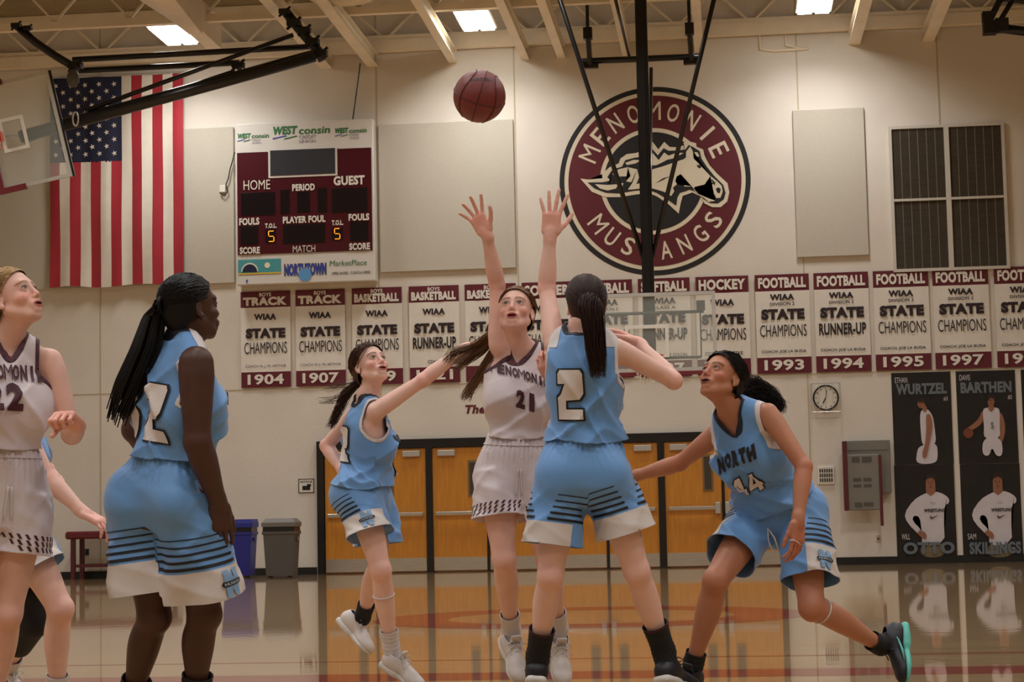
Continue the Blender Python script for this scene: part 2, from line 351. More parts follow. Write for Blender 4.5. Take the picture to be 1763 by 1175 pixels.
# ---------------------------------------------------------------- scoreboard
def scoreboard():
    x0, x1, z0, z1 = wrect(405, 215, 645, 484); D = .3; Y = WY-D
    # shift to its own nearer plane
    a = W(405, 214, D); b = W(646, 483.5, D); x0, x1, z0, z1 = a[0], b[0], b[2], a[2]
    rt = root('scoreboard', 'maroon and white electronic scoreboard with home and guest panels', 'scoreboard', ((x0+x1)/2, Y, z0))
    M_case = mat('scoreboard_case', C8(214, 210, 204), .25, spec=.6); M_sm = mat('scoreboard_maroon', C8(72, 15, 28), .3); M_dk = mat('scoreboard_dark', C8(26, 20, 24), .2)
    Wd = x1-x0; H = z1-z0
    X = lambda u: x0+Wd*u; Zz = lambda v: z1-H*v           # u,v in 0..1 from the crop (origin 18,50 size 940x1080)
    U = lambda px: (px-20)/940.; 
    def VV(px, py): return (py-(62-.034*(px-20)))/1068.
    MB().box((x0, Y, z0), (x1, WY, z1), .015).build('case', M_case, rt)
    mar = MB().box((X(.012), Y-.012, Zz(VV(30, 930))), (X(.985), Y, Zz(VV(30, 255)))).build('maroon_face', M_sm, rt)
    def rc(name, px0, py0, px1, py1, m, y=-.02, t=.01, par=rt):
        return MB().box((X(U(px0)), Y+y, Zz(VV((px0+px1)/2, py1))), (X(U(px1)), Y+y+t, Zz(VV((px0+px1)/2, py0))), .002).build(name, m, par)
    rc('message_frame', 246, 222, 716, 416, M_case, -.022)
    rc('message_screen', 260, 234, 702, 402, mat('message_screen', C8(58, 60, 66), .18), -.03)
    for r in ((56, 518, 290, 668), (326, 500, 388, 660), (440, 516, 526, 650), (580, 490, 642, 650), (676, 490, 916, 650), (52, 740, 172, 862), (222, 760, 292, 850), (342, 730, 626, 852), (674, 752, 744, 834), (798, 712, 918, 838)):
        rc('digit_window', *r, M_dk, -.02)
    wt = mat('scoreboard_white_print', C8(222, 216, 206), .5)
    def tx(body, px0, py0, px1, py1, m=wt, bold=.045, y=-.026, shear=0., par=rt):
        c = (px0+px1)/2; return wall_text('lettering', body, X(U(px0)), X(U(px1)), Zz(VV(c, py1)), Zz(VV(c, py0)), m, par, Y+y, bold, shear)
    tx('HOME', 76, 436, 258, 500); tx('GUEST', 690, 410, 900, 472); tx('PERIOD', 408, 462, 562, 508); tx('FOULS', 44, 686, 182, 734); tx('FOULS', 788, 660, 928, 706)
    tx('PLAYER FOUL', 342, 674, 632, 720); tx('T.O.L.', 220, 722, 300, 754); tx('T.O.L.', 674, 702, 752, 736); tx('SCORE', 46, 878, 184, 924); tx('SCORE', 790, 852, 930, 898); tx('MATCH', 408, 868, 560, 912)
    am = mat('amber_led', C8(255, 160, 30), .4, emit=(1, .3, .02), estr=.75)
    for cx0, cy0 in ((262, 808), (710, 792)):
        m = MB()
        for (a0, b0, a1, b1) in ((-16, -34, 16, -34), (-18, -32, -18, -4), (-14, 0, 14, 0), (18, 4, 18, 32), (-16, 34, 16, 34)):
            p = (X(U(cx0+a0)), Y-.026, Zz(VV(cx0, cy0+b0))); q = (X(U(cx0+a1)), Y-.026, Zz(VV(cx0, cy0+b1))); m.bar(p, q, .014, .004, up=(0, 1, 0))
        m.build('led_digit', am, rt)
    gr = mat('logo_green', C8(38, 110, 62), .5); bu = mat('logo_blue', C8(52, 72, 170), .5); gy = mat('logo_grey', C8(150, 145, 160), .5); bk = mat('small_print', C8(60, 58, 60), .5)
    for (a, b, c, d) in ((276, 78, 668, 134), (34, 124, 250, 158), (700, 92, 918, 128)):
        wdt = c-a
        tx('WEST', a, b, a+wdt*.42, d, gr, .05, -.006, .15); tx('consin', a+wdt*.46, b+(d-b)*.1, c, d-(d-b)*.08, gr, .02, -.006, .15)
        for (mm, s0, s1, dy) in ((bu, 0, .24, 0), (gr, .2, .42, 2)):
            m = MB(); xa = a+wdt*s0; xb = a+wdt*s1; yb = d+4; hh = (d-b)*.35
            pts = [(xa, yb+hh), (xa+(xb-xa)*.5, yb+hh*.5), (xb, yb), (xb, yb+hh*.35), (xa+(xb-xa)*.5, yb+hh*.9), (xa, yb+hh*1.4)]
            m.prism([(X(U(p)), Y-.006, Zz(VV(p, q+dy))) for p, q in pts], (0, .004, 0)); m.build('logo_swoosh', mm, rt)
        tx('CREDIT', a+wdt*.46, d+4, a+wdt*.75, d+4+(d-b)*.42, gy, .01, -.006); tx('UNION', a+wdt*.46, d+8+(d-b)*.45, a+wdt*.75, d+8+(d-b)*.85, gy, .01, -.006)
    # sponsor strip
    tl = mat('teal_print', C8(70, 150, 158), .5); nv = mat('navy_print', C8(22, 28, 62), .5); yl = mat('yellow_print', C8(205, 175, 60), .5)
    rc('sponsor_panel', 32, 958, 324, 1046, tl, -.008, .006); rc('yellow_band', 32, 1046, 324, 1056, yl, -.009, .006)
    def disc(px, py, r, m, half=False, y=-.012, nm='printed_disc'):
        pts = []
        for k in range(25):
            q = (math.pi if half else 2*math.pi)*k/24; pts.append((X(U(px+r*math.cos(q))), Y+y, Zz(VV(px, py)-r*math.sin(q)/1068.)))
        MB().prism(pts, (0, .003, 0)).build(nm, m, rt)
    disc(112, 1040, 58, wt, True); disc(112, 1042, 50, nv, True, -.014); disc(232, 998, 19, mat('pale_sun_print', C8(225, 222, 190), .5))
    tx('NORTHTOWN', 346, 984, 632, 1066, nv, .06, -.006); tx('NORTHTOWN', 350, 990, 628, 1062, bu, .03, -.009)
    disc(486, 1060, 44, mat('light_blue_print', C8(90, 150, 205), .5), False, -.011)
    tx('MarketPlace', 656, 964, 906, 1000, gr, .025, -.006, .1); tx('OPEN 24 HRS - 7 DAYS A WEEK', 668, 1038, 930, 1056, bk, .02, -.006)
    tx('f', 84, 1092, 98, 1116, bu, .06, -.006)
    # support cable to the roof, wiring loop at its left
    p = W(607, 208, .2); q = Z(626, 116, BEAM)
    MB().tube([p, (q[0], WY-.3, BEAM)], .012, 6).build('cable', M_black, rt)
scoreboard()
def outlet():
    p = W(384, 326, .058); t = root('wall_receptacle', 'small cream outlet box with looping dark cable left of scoreboard', 'outlet', p)
    MB().box((p[0]-.05, WY-.1, p[2]-.06), (p[0]+.05, WY-.058, p[2]+.06), .008).build('box', M_white, t)
    pts = [W(x, y, .1) for x, y in ((404, 262), (401, 275), (396, 292), (393, 308), (389, 318), (392, 330), (386, 338), (378, 332))]
    MB().tube(pts, .01, 6).build('cable', M_black, t)
outlet()
# ---------------------------------------------------------------- round mustang emblem, painted panels on the wall
def emblem():
    c = W(1127, 311.5); s = abs(W(1227, 311)[0]-W(1127, 311)[0])/100.
    rt = root('wall_emblem', 'large round maroon and black horse-head emblem on the wall', 'emblem', (c[0], WY, c[2]))
    ck = mat('emblem_cream', C8(222, 212, 190), .6, nz=.03, ns=3); mm = mat('emblem_maroon', C8(92, 22, 34), .6, nz=.05, ns=3); kk = mat('emblem_black', C8(27, 27, 30), .6)
    lay = [0]
    def q(px, py): return ((px-612)/3.4556*s+c[0], (592-py)/3.4556*s+c[2])
    def shape(name, pts, m, y):
        P3 = [(a, WY-y, b) for a, b in pts]
        bm = bmesh.new(); vs = [bm.verts.new(p) for p in P3]; bm.faces.new(vs); bmesh.ops.triangulate(bm, faces=bm.faces[:])
        V = [v.co[:] for v in bm.verts]; bm.verts.index_update(); F = [[v.index for v in f.verts] for f in bm.faces]; bm.free()
        return mk(name, V, F, m, rt)
    def disc(px, py, r, m, y, name):
        shape(name, [q(px+r*math.cos(2*math.pi*k/96), py-r*math.sin(2*math.pi*k/96)) for k in range(96)], m, y)
    disc(612, 592, 571, kk, .004, 'outer_ring'); disc(612, 592, 541, ck, .008, 'cream_ring'); disc(612, 592, 517, mm, .012, 'maroon_ring')
    disc(606, 595, 322, ck, .016, 'inner_ring'); disc(606, 595, 297, kk, .020, 'black_disc')
    def arc(body, rad, a0, a1, hgt, top=True):
        n = len(body)
        for i, ch in enumerate(body):
            a = a0+(a1-a0)*i/(n-1); V, F, asp = text2d(ch, .012)
            wd = hgt*(.62 if ch not in 'MI' else (.8 if ch == 'M' else .18))
            ca, sa = math.cos(a), math.sin(a)
            if top: ur, ut = np.array([ca, -sa]), np.array([sa, ca])
            else: ur, ut = np.array([-ca, sa]), np.array([-sa, -ca])
            L = []
            for x, y in V:
                p = np.array([612, 592.])+ (rad*np.array([ca, -sa])) + ur*(y-.5)*hgt + ut*(x-.5)*wd
                L.append((q(*p)[0], WY-.0165, q(*p)[1]))
            mk('letter', L, F, ck, rt)
    arc('MENOMONIE', 424, math.radians(155), math.radians(24), 112)
    arc('MUSTANGS', 424, math.radians(216), math.radians(324), 108, False)
    outer = [(168, 562), (215, 570), (300, 566), (300, 540), (345, 500), (400, 480), (412, 450), (450, 425), (508, 420), (545, 405), (590, 375), (607, 357), (640, 404), (676, 360), (708, 392), (750, 396), (795, 385), (790, 370), (830, 365), (866, 376), (868, 398), (906, 415), (915, 455), (940, 510), (985, 565), (1045, 625), (1054, 680), (1040, 735), (1000, 768), (950, 766), (905, 742), (885, 700), (835, 672), (800, 684), (778, 690), (765, 730), (750, 797), (690, 738), (630, 692), (575, 665), (500, 672), (400, 684), (310, 680), (235, 645)]
    black = [(210, 588), (300, 590), (350, 582), (330, 560), (362, 515), (420, 500), (440, 462), (500, 448), (560, 445), (588, 420), (603, 400), (636, 440), (672, 398), (700, 415), (750, 415), (800, 412), (822, 385), (850, 400), (886, 425), (895, 470), (925, 520), (965, 575), (1020, 635), (1032, 685), (1020, 722), (985, 745), (940, 742), (900, 715), (870, 675), (820, 655), (790, 665), (762, 672), (745, 700), (737, 750), (680, 705), (620, 665), (560, 645), (480, 650), (400, 662), (320, 655), (250, 625)]
    shape('horse_outline', [q(*p) for p in outer], ck, .024); shape('horse_shadow', [q(*p) for p in black], kk, .028)  # cream outline, then the emblem's own black silhouette inset on it
    cre = [[(600, 524), (660, 510), (730, 488), (790, 470), (803, 460), (805, 425), (830, 395), (846, 425), (848, 468), (884, 488), (905, 530), (945, 578), (985, 612), (1010, 640), (1015, 675), (1000, 712), (975, 712), (968, 690), (930, 700), (890, 678), (850, 640), (842, 655), (868, 682), (905, 700), (940, 716), (970, 728), (930, 734), (900, 706), (868, 680), (832, 636), (790, 636), (768, 600), (770, 560), (745, 572), (735, 600), (745, 620), (720, 640), (728, 662), (708, 690), (665, 662), (600, 640), (585, 600)],
           [(360, 545), (400, 515), (455, 505), (510, 520), (520, 570), (505, 605), (452, 640), (480, 600), (440, 590), (470, 560), (400, 560)],
           [(255, 600), (330, 608), (395, 606), (380, 632), (330, 642), (285, 628)], [(452, 642), (495, 610), (590, 596), (600, 640), (560, 632), (500, 640)],
           [(590, 500), (594, 440), (606, 425), (640, 470), (674, 425), (700, 445), (745, 430), (790, 432), (740, 460), (690, 470), (660, 485), (625, 500)], [(852, 430), (872, 432), (884, 455), (862, 462)], [(440, 478), (490, 462), (540, 465), (500, 485), (450, 492)], [(395, 600), (425, 600), (420, 618), (395, 616)]]
    for pl in cre: shape('horse_highlight', [q(*p) for p in pl], ck, .032)  # cream face, neck and mane shapes of the emblem artwork
    for pl in ([(866, 508), (895, 512), (888, 530), (872, 524)], [(955, 598), (972, 622), (968, 640), (962, 622), (948, 602)], [(975, 655), (992, 648), (1004, 660), (998, 684), (984, 680), (990, 668), (982, 664)], [(620, 608), (660, 582), (705, 570), (660, 592)]):
        shape('horse_detail', [q(*p) for p in pl], kk, .036)
emblem()
# ---------------------------------------------------------------- championship banners
def banner(k, px0, px1, sport, boys, div, res, coach, year, ysh=0):
    def yt(px): return 503.5-(px-414)*.0328
    xc = (px0+px1)/2; top = yt(xc); bot = top+165.5+(xc-414)*.0055
    a = W(px0, yt(px0)); b = W(px1, yt(px1)); x0, x1 = a[0], b[0]; z1 = (a[2]+b[2])/2; z0 = W(xc, bot)[2]; H = z1-z0; w = x1-x0
    what = ('boys ' if boys else '')+sport.lower()
    desc = {1: 'first', 2: 'second'}
    rt = root('championship_banner', lab, 'banner', ((x0+x1)/2, WY, z0), 'championship banners') if False else None
    return x0, x1, z0, z1, what
BN = [(415, 500, 'TRACK', 'BOYS', '', 'CHAMPIONS', 'COACH: N. J. Mc ARTHUR', '1904', 'leftmost banner in the row'),
      (509, 594, 'TRACK', 'BOYS', '', 'CHAMPIONS', 'COACH: N. J. Mc ARTHUR', '1907', 'second banner from the left'),
      (606, 692, 'BASKETBALL', 'BOYS', '', 'CHAMPIONS', 'FLAG', '1919', 'third banner from the left'),
      (704, 790, 'BASKETBALL', 'BOYS', '', 'RUNNER-UP', 'COACH', '1921', 'fourth banner from the left, above the reaching arm'),
      (800, 888, 'BASKETBALL', 'BOYS', '', 'CHAMPIONS', '', '', 'just left of the shooting player head'),
      (898, 986, 'SOCCER', '', '', 'CHAMPIONS', '', '', 'between the two raised arms'),
      (999, 1088, 'BASEBALL', '', 'DIVISION 2', 'RUNNER-UP', 'COACH', '', 'behind the glass board, left half'),
      (1098, 1187, 'SOFTBALL', '', 'CLASS A', 'RUNNER-UP', 'COACH: MIKE DIXON', '1987', 'behind the black pole'),
      (1197, 1288, 'HOCKEY', '', '', 'CHAMPIONS', 'COACH: GOETZKE', '1990', 'at the right edge of the glass board'),
      (1299, 1392, 'FOOTBALL', '', 'DIVISION 2', 'CHAMPIONS', 'COACH: JOE LA BUDA', '1993', 'just right of the hockey banner'),
      (1400, 1494, 'FOOTBALL', '', 'DIVISION 2', 'RUNNER-UP', 'COACH: JOE LA BUDA', '1994', 'directly above the wall clock'),
      (1502, 1597, 'FOOTBALL', '', 'DIVISION 2', 'CHAMPIONS', 'COACH: JOE LA BUDA', '1995', 'under the left half of the dark window'),
      (1604, 1700, 'FOOTBALL', '', 'DIVISION 2', 'CHAMPIONS', 'COACH: JOE LA BUDA', '1997', 'under the right half of the dark window'),
      (1710, 1806, 'FOOTBALL', '', 'DIVISION 2', 'CHAMPIONS', 'COACH: JOE LA BUDA', '1998', 'cut by the right edge')]
for px0, px1, sport, boys, div, res, coach, year, wh in BN:
    def yt(px): return 503.5-(px-414)*.0328
    xc = (px0+px1)/2; a = W(px0, yt(px0)); b = W(px1, yt(px1)); x0, x1 = a[0], b[0]; z1 = (a[2]+b[2])/2; z0 = W(xc, yt(xc)+165.5+(xc-414)*.0055)[2]; H = z1-z0; w = x1-x0
    rt = root('championship_banner', 'maroon and white %s banner, %s' % (((boys+' ' if boys else '')+sport).lower(), wh), 'banner', ((x0+x1)/2, WY, z0), 'championship banners')
    Y = WY-.03
    def sheet(name, za, zb, m, off=0.):
        nx = 8; V = []; F = []; nz = 6; ph = px0*.37
        for j in range(nz+1):
            for i in range(nx+1):
                x = x0+w*i/nx; z = za+(zb-za)*j/nz
                V.append((x, Y-off+.006*math.sin(i*1.9+ph+z*2)+.004*math.sin(z*7+i+ph), z))
        for j in range(nz):
            for i in range(nx): q = j*(nx+1)+i; F.append((q, q+1, q+nx+2, q+nx+1))
        mk(name, V, F, m, rt, True)
    sheet('header', z1-H*.168, z1, M_maroon); sheet('body_sheet', z0+H*.162, z1-H*.168, M_white); sheet('footer', z0, z0+H*.162, M_maroon)
    def t(body, u0, u1, v0, v1, m, bold=.03):
        if body: wall_text('lettering', body, x0+w*u0, x0+w*u1, z1-H*v1, z1-H*v0, m, rt, Y-.014, bold)
    if boys: t(boys, .38, .62, .015, .055, M_white); t(sport, .05, .94, .06, .15, M_white, .06)
    else: t(sport, .06, .94, .03, .14, M_white, .05)
    d = .0
    t('WIAA', .27, .72, .235 if not div else .2, .30 if not div else .262, M_letterblk, .05)
    if div: t(div, .27, .72, .285, .315, M_letterblk, .02)
    t('STATE', .1, .9, .385 if not div else .35, .49 if not div else .46, M_letterblk, .07)
    t(res, .07, .93, .53 if not div else .51, .65 if not div else .63, M_letterblk, .035)
    hw_ = min(.41, .024*len(coach)+.02); t(coach, .5-hw_, .5+hw_, .765, .80, M_letterblk, .02)
    t(year, .13, .86, .862, .97, M_white, .03)
# painted words above the doors, partly hidden behind players
rt = root('wall_lettering', 'maroon italic lettering painted above the doors', 'lettering', W(930, 712))
a = W(800, 713); b = W(836, 697); wall_text('word', 'The', a[0], b[0], a[2], b[2], M_maroon, rt, WY-.006, .04, .25)
a = W(1062, 706); b = W(1073, 695); wall_text('word', 'n', a[0], b[0], a[2], b[2], M_maroon, rt, WY-.006, .04, .25)
# ---------------------------------------------------------------- doors
M_wood = mat('door_veneer', C8(196, 130, 46), .35, nz=.12, ns=3, stretch=(9, 1, .8), coat=.2)
M_glassd = mat('door_lite', C8(70, 62, 55), .15)
zt = W(865, 753)[2]; zd = W(865, 768)[2]; edges = [560, 648, 741, 840, 942, 1045, 1140.5, 1245, 1343]
ex = [W(e, 880)[0] for e in edges]; fx0 = W(548, 880)[0]; fx1 = W(1352, 880)[0]
fm = MB().box((fx0, WY-.1, zd), (fx1, WY, zt)); fm.box((fx0, WY-.1, 0), (ex[0], WY, zd)).box((ex[8], WY-.1, 0), (fx1, WY, zd))
for k in (2, 4, 6): fm.box((ex[k]-.055, WY-.1, 0), (ex[k]+.055, WY, zd))
o = fm.build('trim_32', M_black); tag(o, kind='structure')
for k in range(8):
    x0 = ex[k]+(.055 if k in (2, 4, 6) else .012); x1 = ex[k+1]-(.055 if k+1 in (2, 4, 6) else .012)
    d = MB().box((x0, WY-.065, .02), (x1, WY-.01, zd-.01), .004).build('door_%d' % (k+1), M_wood); tag(d, kind='structure')
    if k % 2 == 1: m = MB().box((ex[k]-.012, WY-.08, .0), (ex[k]+.035, WY-.01, zd)).build('mullion', M_black, d)
    MB().box((x0+.01, WY-.07, .03), (x1-.01, WY-.064, .245)).build('kick_plate', M_steel, d)
    left_h = (k % 2 == 0)          # hinge at left edge of the leaf for even ones
    zb = W(800, 884)[2]
    bar = MB().box((x0+.05, WY-.15, zb-.03), (x1-.05, WY-.115, zb+.03), .008).box((x0+.05, WY-.12, zb-.02), (x0+.1, WY-.065, zb+.02)).box((x1-.1, WY-.12, zb-.02), (x1-.05, WY-.065, zb+.02)).build('push_bar', M_steel, d)
    xe = x1-.07 if left_h else x0+.07
    MB().box((xe-.045, WY-.17, zb-.1), (xe+.045, WY-.065, zb+.09), .01).build('latch_box', M_alu, d)
    cxx = (x0+.24) if left_h else (x1-.24)
    MB().box((cxx-.15, WY-.12, zd-.15), (cxx+.15, WY-.065, zd-.05), .01).build('door_closer', M_alu, d)
    lx = x1-.22 if left_h else x0+.22
    lt = MB().box((lx-.085, WY-.071, W(810, 856)[2]), (lx+.085, WY-.064, W(810, 793)[2])).build('lite_frame', mat('lite_frame', C8(120, 100, 60), .4), d)
    MB().box((lx-.055, WY-.075, W(810, 852)[2]), (lx+.055, WY-.069, W(810, 797)[2])).build('lite_glass', M_glassd, lt)
# ---------------------------------------------------------------- clock, vent, cabinets, sign
def clock():
    c = W(1421.5, 685.5); t = root('wall_clock', 'round white wall clock with black rim behind a clear guard', 'clock', (c[0], WY, c[2]))
    M_cf = mat('clock_face', C8(225, 222, 212), .4)
    MB().lathe((c[0], WY-.06, c[2]), [(0, 0), (.185, 0), (.19, .01), (.19, .06)], 40, 1).build('clock_face', M_cf, t)
    pts = [(c[0]+.2*math.cos(q), WY-.065, c[2]+.2*math.sin(q)) for q in np.linspace(0, 2*math.pi, 40)[:-1]]
    MB().tube(pts, .014, 8, True).build('clock_rim', M_black, t, smooth=True)
    m = MB()
    for k in range(12):
        q = 2*math.pi*k/12; m.bar((c[0]+.145*math.cos(q), WY-.064, c[2]+.145*math.sin(q)), (c[0]+.17*math.cos(q), WY-.064, c[2]+.17*math.sin(q)), .01, .004, up=(0, 1, 0))
    m.build('hour_marks', M_black, t)
    MB().bar((c[0], WY-.068, c[2]), (c[0]+.015, WY-.068, c[2]+.13), .012, .004, up=(0, 1, 0)).build('minute_hand', M_black, t)
    MB().bar((c[0], WY-.07, c[2]), (c[0]-.05, WY-.07, c[2]-.09), .016, .004, up=(0, 1, 0)).build('hour_hand', M_black, t)
    m = MB(); s = .235
    for k in range(-2, 3): m.tube([(c[0]+k*.11, WY-.12, c[2]-s), (c[0]+k*.11, WY-.12, c[2]+s)], .0035, 5)
    for a, b in (((-s, -s), (s, -s)), ((s, -s), (s, s)), ((s, s), (-s, s)), ((-s, s), (-s, -s))):
        m.tube([(c[0]+a[0], WY-.12, c[2]+a[1]), (c[0]+b[0], WY-.12, c[2]+b[1])], .006, 5)
    for a in (-s, s):
        for b in (-s, s): m.tube([(c[0]+a, WY-.12, c[2]+b), (c[0]+a, WY, c[2]+b)], .006, 5)
    m.build('wire_guard', M_alu, t)
clock()
def vent():
    x0, x1, z0, z1 = wrect(1407, 804, 1437, 834); t = root('wall_vent', 'small square louvred vent under the clock', 'vent', ((x0+x1)/2, WY, z0))
    MB().box((x0, WY-.03, z0), (x1, WY, z1), .005).build('vent_frame', M_white, t)
    for r in range(3):
        for k in range(6):
            a = x0+.025+(x1-x0-.05)*k/6; c = z0+.03+(z1-z0-.06)*r/3
            MB().box((a+.006, WY-.036, c+.01), (a+(x1-x0-.05)/6-.006, WY-.028, c+(z1-z0-.06)/3-.01)).build('louvre', mat('vent_dark', C8(70, 62, 55), .6), t)
vent()
def cabinet():
    M_g = mat('cabinet_grey', C8(124, 120, 112), .5, nz=.04, ns=5); M_dg = mat('cabinet_dark_grille', C8(80, 78, 74), .6); M_rd = mat('maroon_edge_pad', C8(90, 28, 34), .6)
    x0, x1, z0, z1 = wrect(1453, 760, 1534, 850); t = root('wall_cabinet', 'wide grey metal cabinet on the wall left of the posters', 'cabinet', ((x0+x1)/2, WY, z0))
    MB().box((x0, WY-.16, z0), (x1, WY, z1), .01).build('cabinet_body', M_g, t)
    MB().box((x0+.04, WY-.168, z1-.16), (x1-.04, WY-.158, z1-.02)).build('top_flap', M_g, t)
    y = WY-.34
    x0, x1 = W(1455, 800, .34)[0], W(1514, 800, .34)[0]; z1 = W(1480, 783, .34)[2]; z0 = W(1480, 879, .34)[2]
    t = root('folding_panel', 'tall grey equipment box with maroon edges in front of wide cabinet', 'cabinet', ((x0+x1)/2, y, z0))
    MB().box((x0, y, z0), (x1, WY-.17, z1), .012).build('box_body', M_g, t)
    for u0, u1, v0, v1 in ((.2, .42, .0, .1), (.5, .78, .0, .1), (.22, .45, .4, .46), (.52, .75, .4, .46), (.22, .45, .52, .57), (.52, .75, .52, .57), (.24, .46, .86, .95), (.5, .78, .86, .93)):
        MB().box((x0+(x1-x0)*u0, y-.006, z1-.04-(z1-z0)*v1*.95), (x0+(x1-x0)*u1, y+.002, z1-.04-(z1-z0)*v0*.95)).build('grille', M_dg, t)
    a = W(1452, 760, .34); b = W(1457, 880, .34); MB().box((a[0]-.02, y-.03, b[2]), (a[0]+.05, y+.12, a[2]), .01).build('edge_pad', M_rd, t)
    a = W(1512, 783, .34); b = W(1517, 906, .34); MB().box((a[0], y-.03, b[2]), (a[0]+.045, y+.08, a[2]), .01).build('edge_pad', M_rd, t)
cabinet()
def small():
    p = W(1512, 928); t = root('light_switch', 'small beige switch plate low on wall beside the posters', 'switch', p)
    MB().box((p[0]-.035, WY-.012, p[2]-.06), (p[0]+.035, WY, p[2]+.06), .003).build('plate', mat('beige_plate', C8(190, 178, 150), .5), t)
    MB().box((p[0]-.012, WY-.022, p[2]-.02), (p[0]+.012, WY-.01, p[2]+.02)).build('toggle', M_dk2, t)
    p = W(150, 951); t = root('wall_outlet', 'dark outlet plate low on wall above the bench rail', 'outlet', p)
    MB().box((p[0]-.035, WY-.012, p[2]-.055), (p[0]+.035, WY, p[2]+.055), .003).build('plate', M_dk2, t)
    MB().box((p[0]-.015, WY-.016, p[2]-.035), (p[0]+.015, WY-.01, p[2]+.035)).build('socket', M_black, t)
    x0, x1, z0, z1 = wrect(514, 825, 541, 849); t = root('wall_sign', 'small white notice with black symbols left of the doors', 'sign', ((x0+x1)/2, WY, z0))
    MB().box((x0, WY-.01, z0), (x1, WY, z1)).build('sign_plate', M_white, t); e = .012
    m = MB()
    for a, b in (((x0, z0), (x1, z0+e)), ((x0, z1-e), (x1, z1)), ((x0, z0), (x0+e, z1)), ((x1-e, z0), (x1, z1))): m.box((a[0], WY-.014, a[1]), (b[0], WY-.009, b[1]))
    m.build('border', M_black, t); H = z1-z0; w = x1-x0
    MB().box((x0+w*.25, WY-.014, z0+H*.2), (x0+w*.75, WY-.009, z0+H*.5)).box((x0+w*.55, WY-.014, z0+H*.45), (x0+w*.8, WY-.009, z0+H*.62)).build('symbol', M_black, t)
    wall_text('lettering', 'NOTICE', x0+w*.12, x0+w*.88, z0+H*.72, z0+H*.85, M_black, t, WY-.0145, .03)
M_dk2 = mat('dark_plate', C8(72, 66, 58), .5)
small()
# ---------------------------------------------------------------- posters
M_pb = mat('poster_black', C8(27, 26, 28), .38, nz=.25, ns=5); M_pt = mat('poster_grey_print', C8(104, 114, 124), .45); M_pw = mat('poster_white_shirt', C8(206, 200, 206), .5, nz=.05, ns=6)
M_ps = mat('poster_skin', C8(150, 100, 76), .5); M_ph = mat('poster_hair', C8(38, 26, 22), .5); M_pk = mat('poster_khaki', C8(120, 108, 82), .5)
def poster(px0, py0, px1, py1, lab, build, dy=0.):
    a = W(px0, py0); b = W(px1, py1); x0, x1, z0, z1 = a[0], b[0], b[2], a[2]; w = x1-x0; H = z1-z0
    t = root('poster', lab, 'poster', ((x0+x1)/2, WY, z0), 'athlete posters')
    V = []; F = []
    for j in range(9):
        for i in range(7): V.append((x0+w*i/6, WY-.012-.004*math.sin(i*1.3+j*.9+px0), z0+H*j/8))
    for j in range(8):
        for i in range(6): q = j*7+i; F.append((q, q+1, q+8, q+7))
    mk('poster_sheet', V, F, M_pb, t, True)
    lay = [WY-.018]
    def S(pts, m, nm='printed_figure'):
        lay[0] -= .0025
        bm = bmesh.new(); vs = [bm.verts.new((x0+w*u, lay[0], z1-H*v)) for u, v in pts]; bm.faces.new(vs); bmesh.ops.triangulate(bm, faces=bm.faces[:]); bm.verts.index_update()
        Vv = [v.co[:] for v in bm.verts]; Ff = [[v.index for v in f.verts] for f in bm.faces]; bm.free(); mk(nm, Vv, Ff, m, t)
    def E(cx, cy, rx, ry, m, nm='printed_figure'): S([(cx+rx*math.cos(q), cy+ry*math.sin(q)) for q in np.linspace(0, 2*math.pi, 22)[:-1]], m, nm)
    def T(body, u0, u1, v0, v1, m=M_pt, bold=.05):
        lay[0] -= .0025; wall_text('lettering', body, x0+w*u0, x0+w*u1, z1-H*v1, z1-H*v0, m, t, lay[0], bold)
    build(S, E, T)
def smoothp(pts, n=3):
    pts = [np.array(p) for p in pts]
    for _ in range(n-1):
        q = []
        for i in range(len(pts)):
            a, b = pts[i], pts[(i+1) % len(pts)]; q += [a*.75+b*.25, a*.25+b*.75]
        pts = q
    return [tuple(p) for p in pts]
def figA(S, E, T):
    T('ETHAN', .06, .27, .05, .11, M_pw, .0); T('WURTZEL', .07, .93, .12, .24); T('#3', .87, .94, .27, .32, M_pw, 0)
    S(smoothp([(.46, .44), (.52, .4), (.6, .4), (.68, .48), (.7, .6), (.72, .8), (.48, .82), (.46, .62)]), M_pw)
    S(smoothp([(.42, .8), (.72, .76), (.74, .9), (.7, .995), (.36, .995), (.38, .88)]), M_pw)
    S(smoothp([(.5, .36), (.58, .36), (.58, .43), (.52, .44)]), M_ps); E(.49, .34, .065, .055, M_ps); E(.46, .335, .008, .006, M_ph); E(.5, .335, .008, .006, M_ph); E(.475, .37, .018, .005, mat('poster_lip', C8(120, 60, 52), .5)); S(smoothp([(.41, .31), (.47, .28), (.56, .28), (.59, .34), (.56, .36), (.53, .32), (.43, .325)]), M_ph)
    S(smoothp([(.56, .45), (.64, .46), (.67, .58), (.62, .72), (.57, .85), (.54, .93), (.47, .93), (.48, .86), (.53, .78), (.56, .6)]), M_ps)
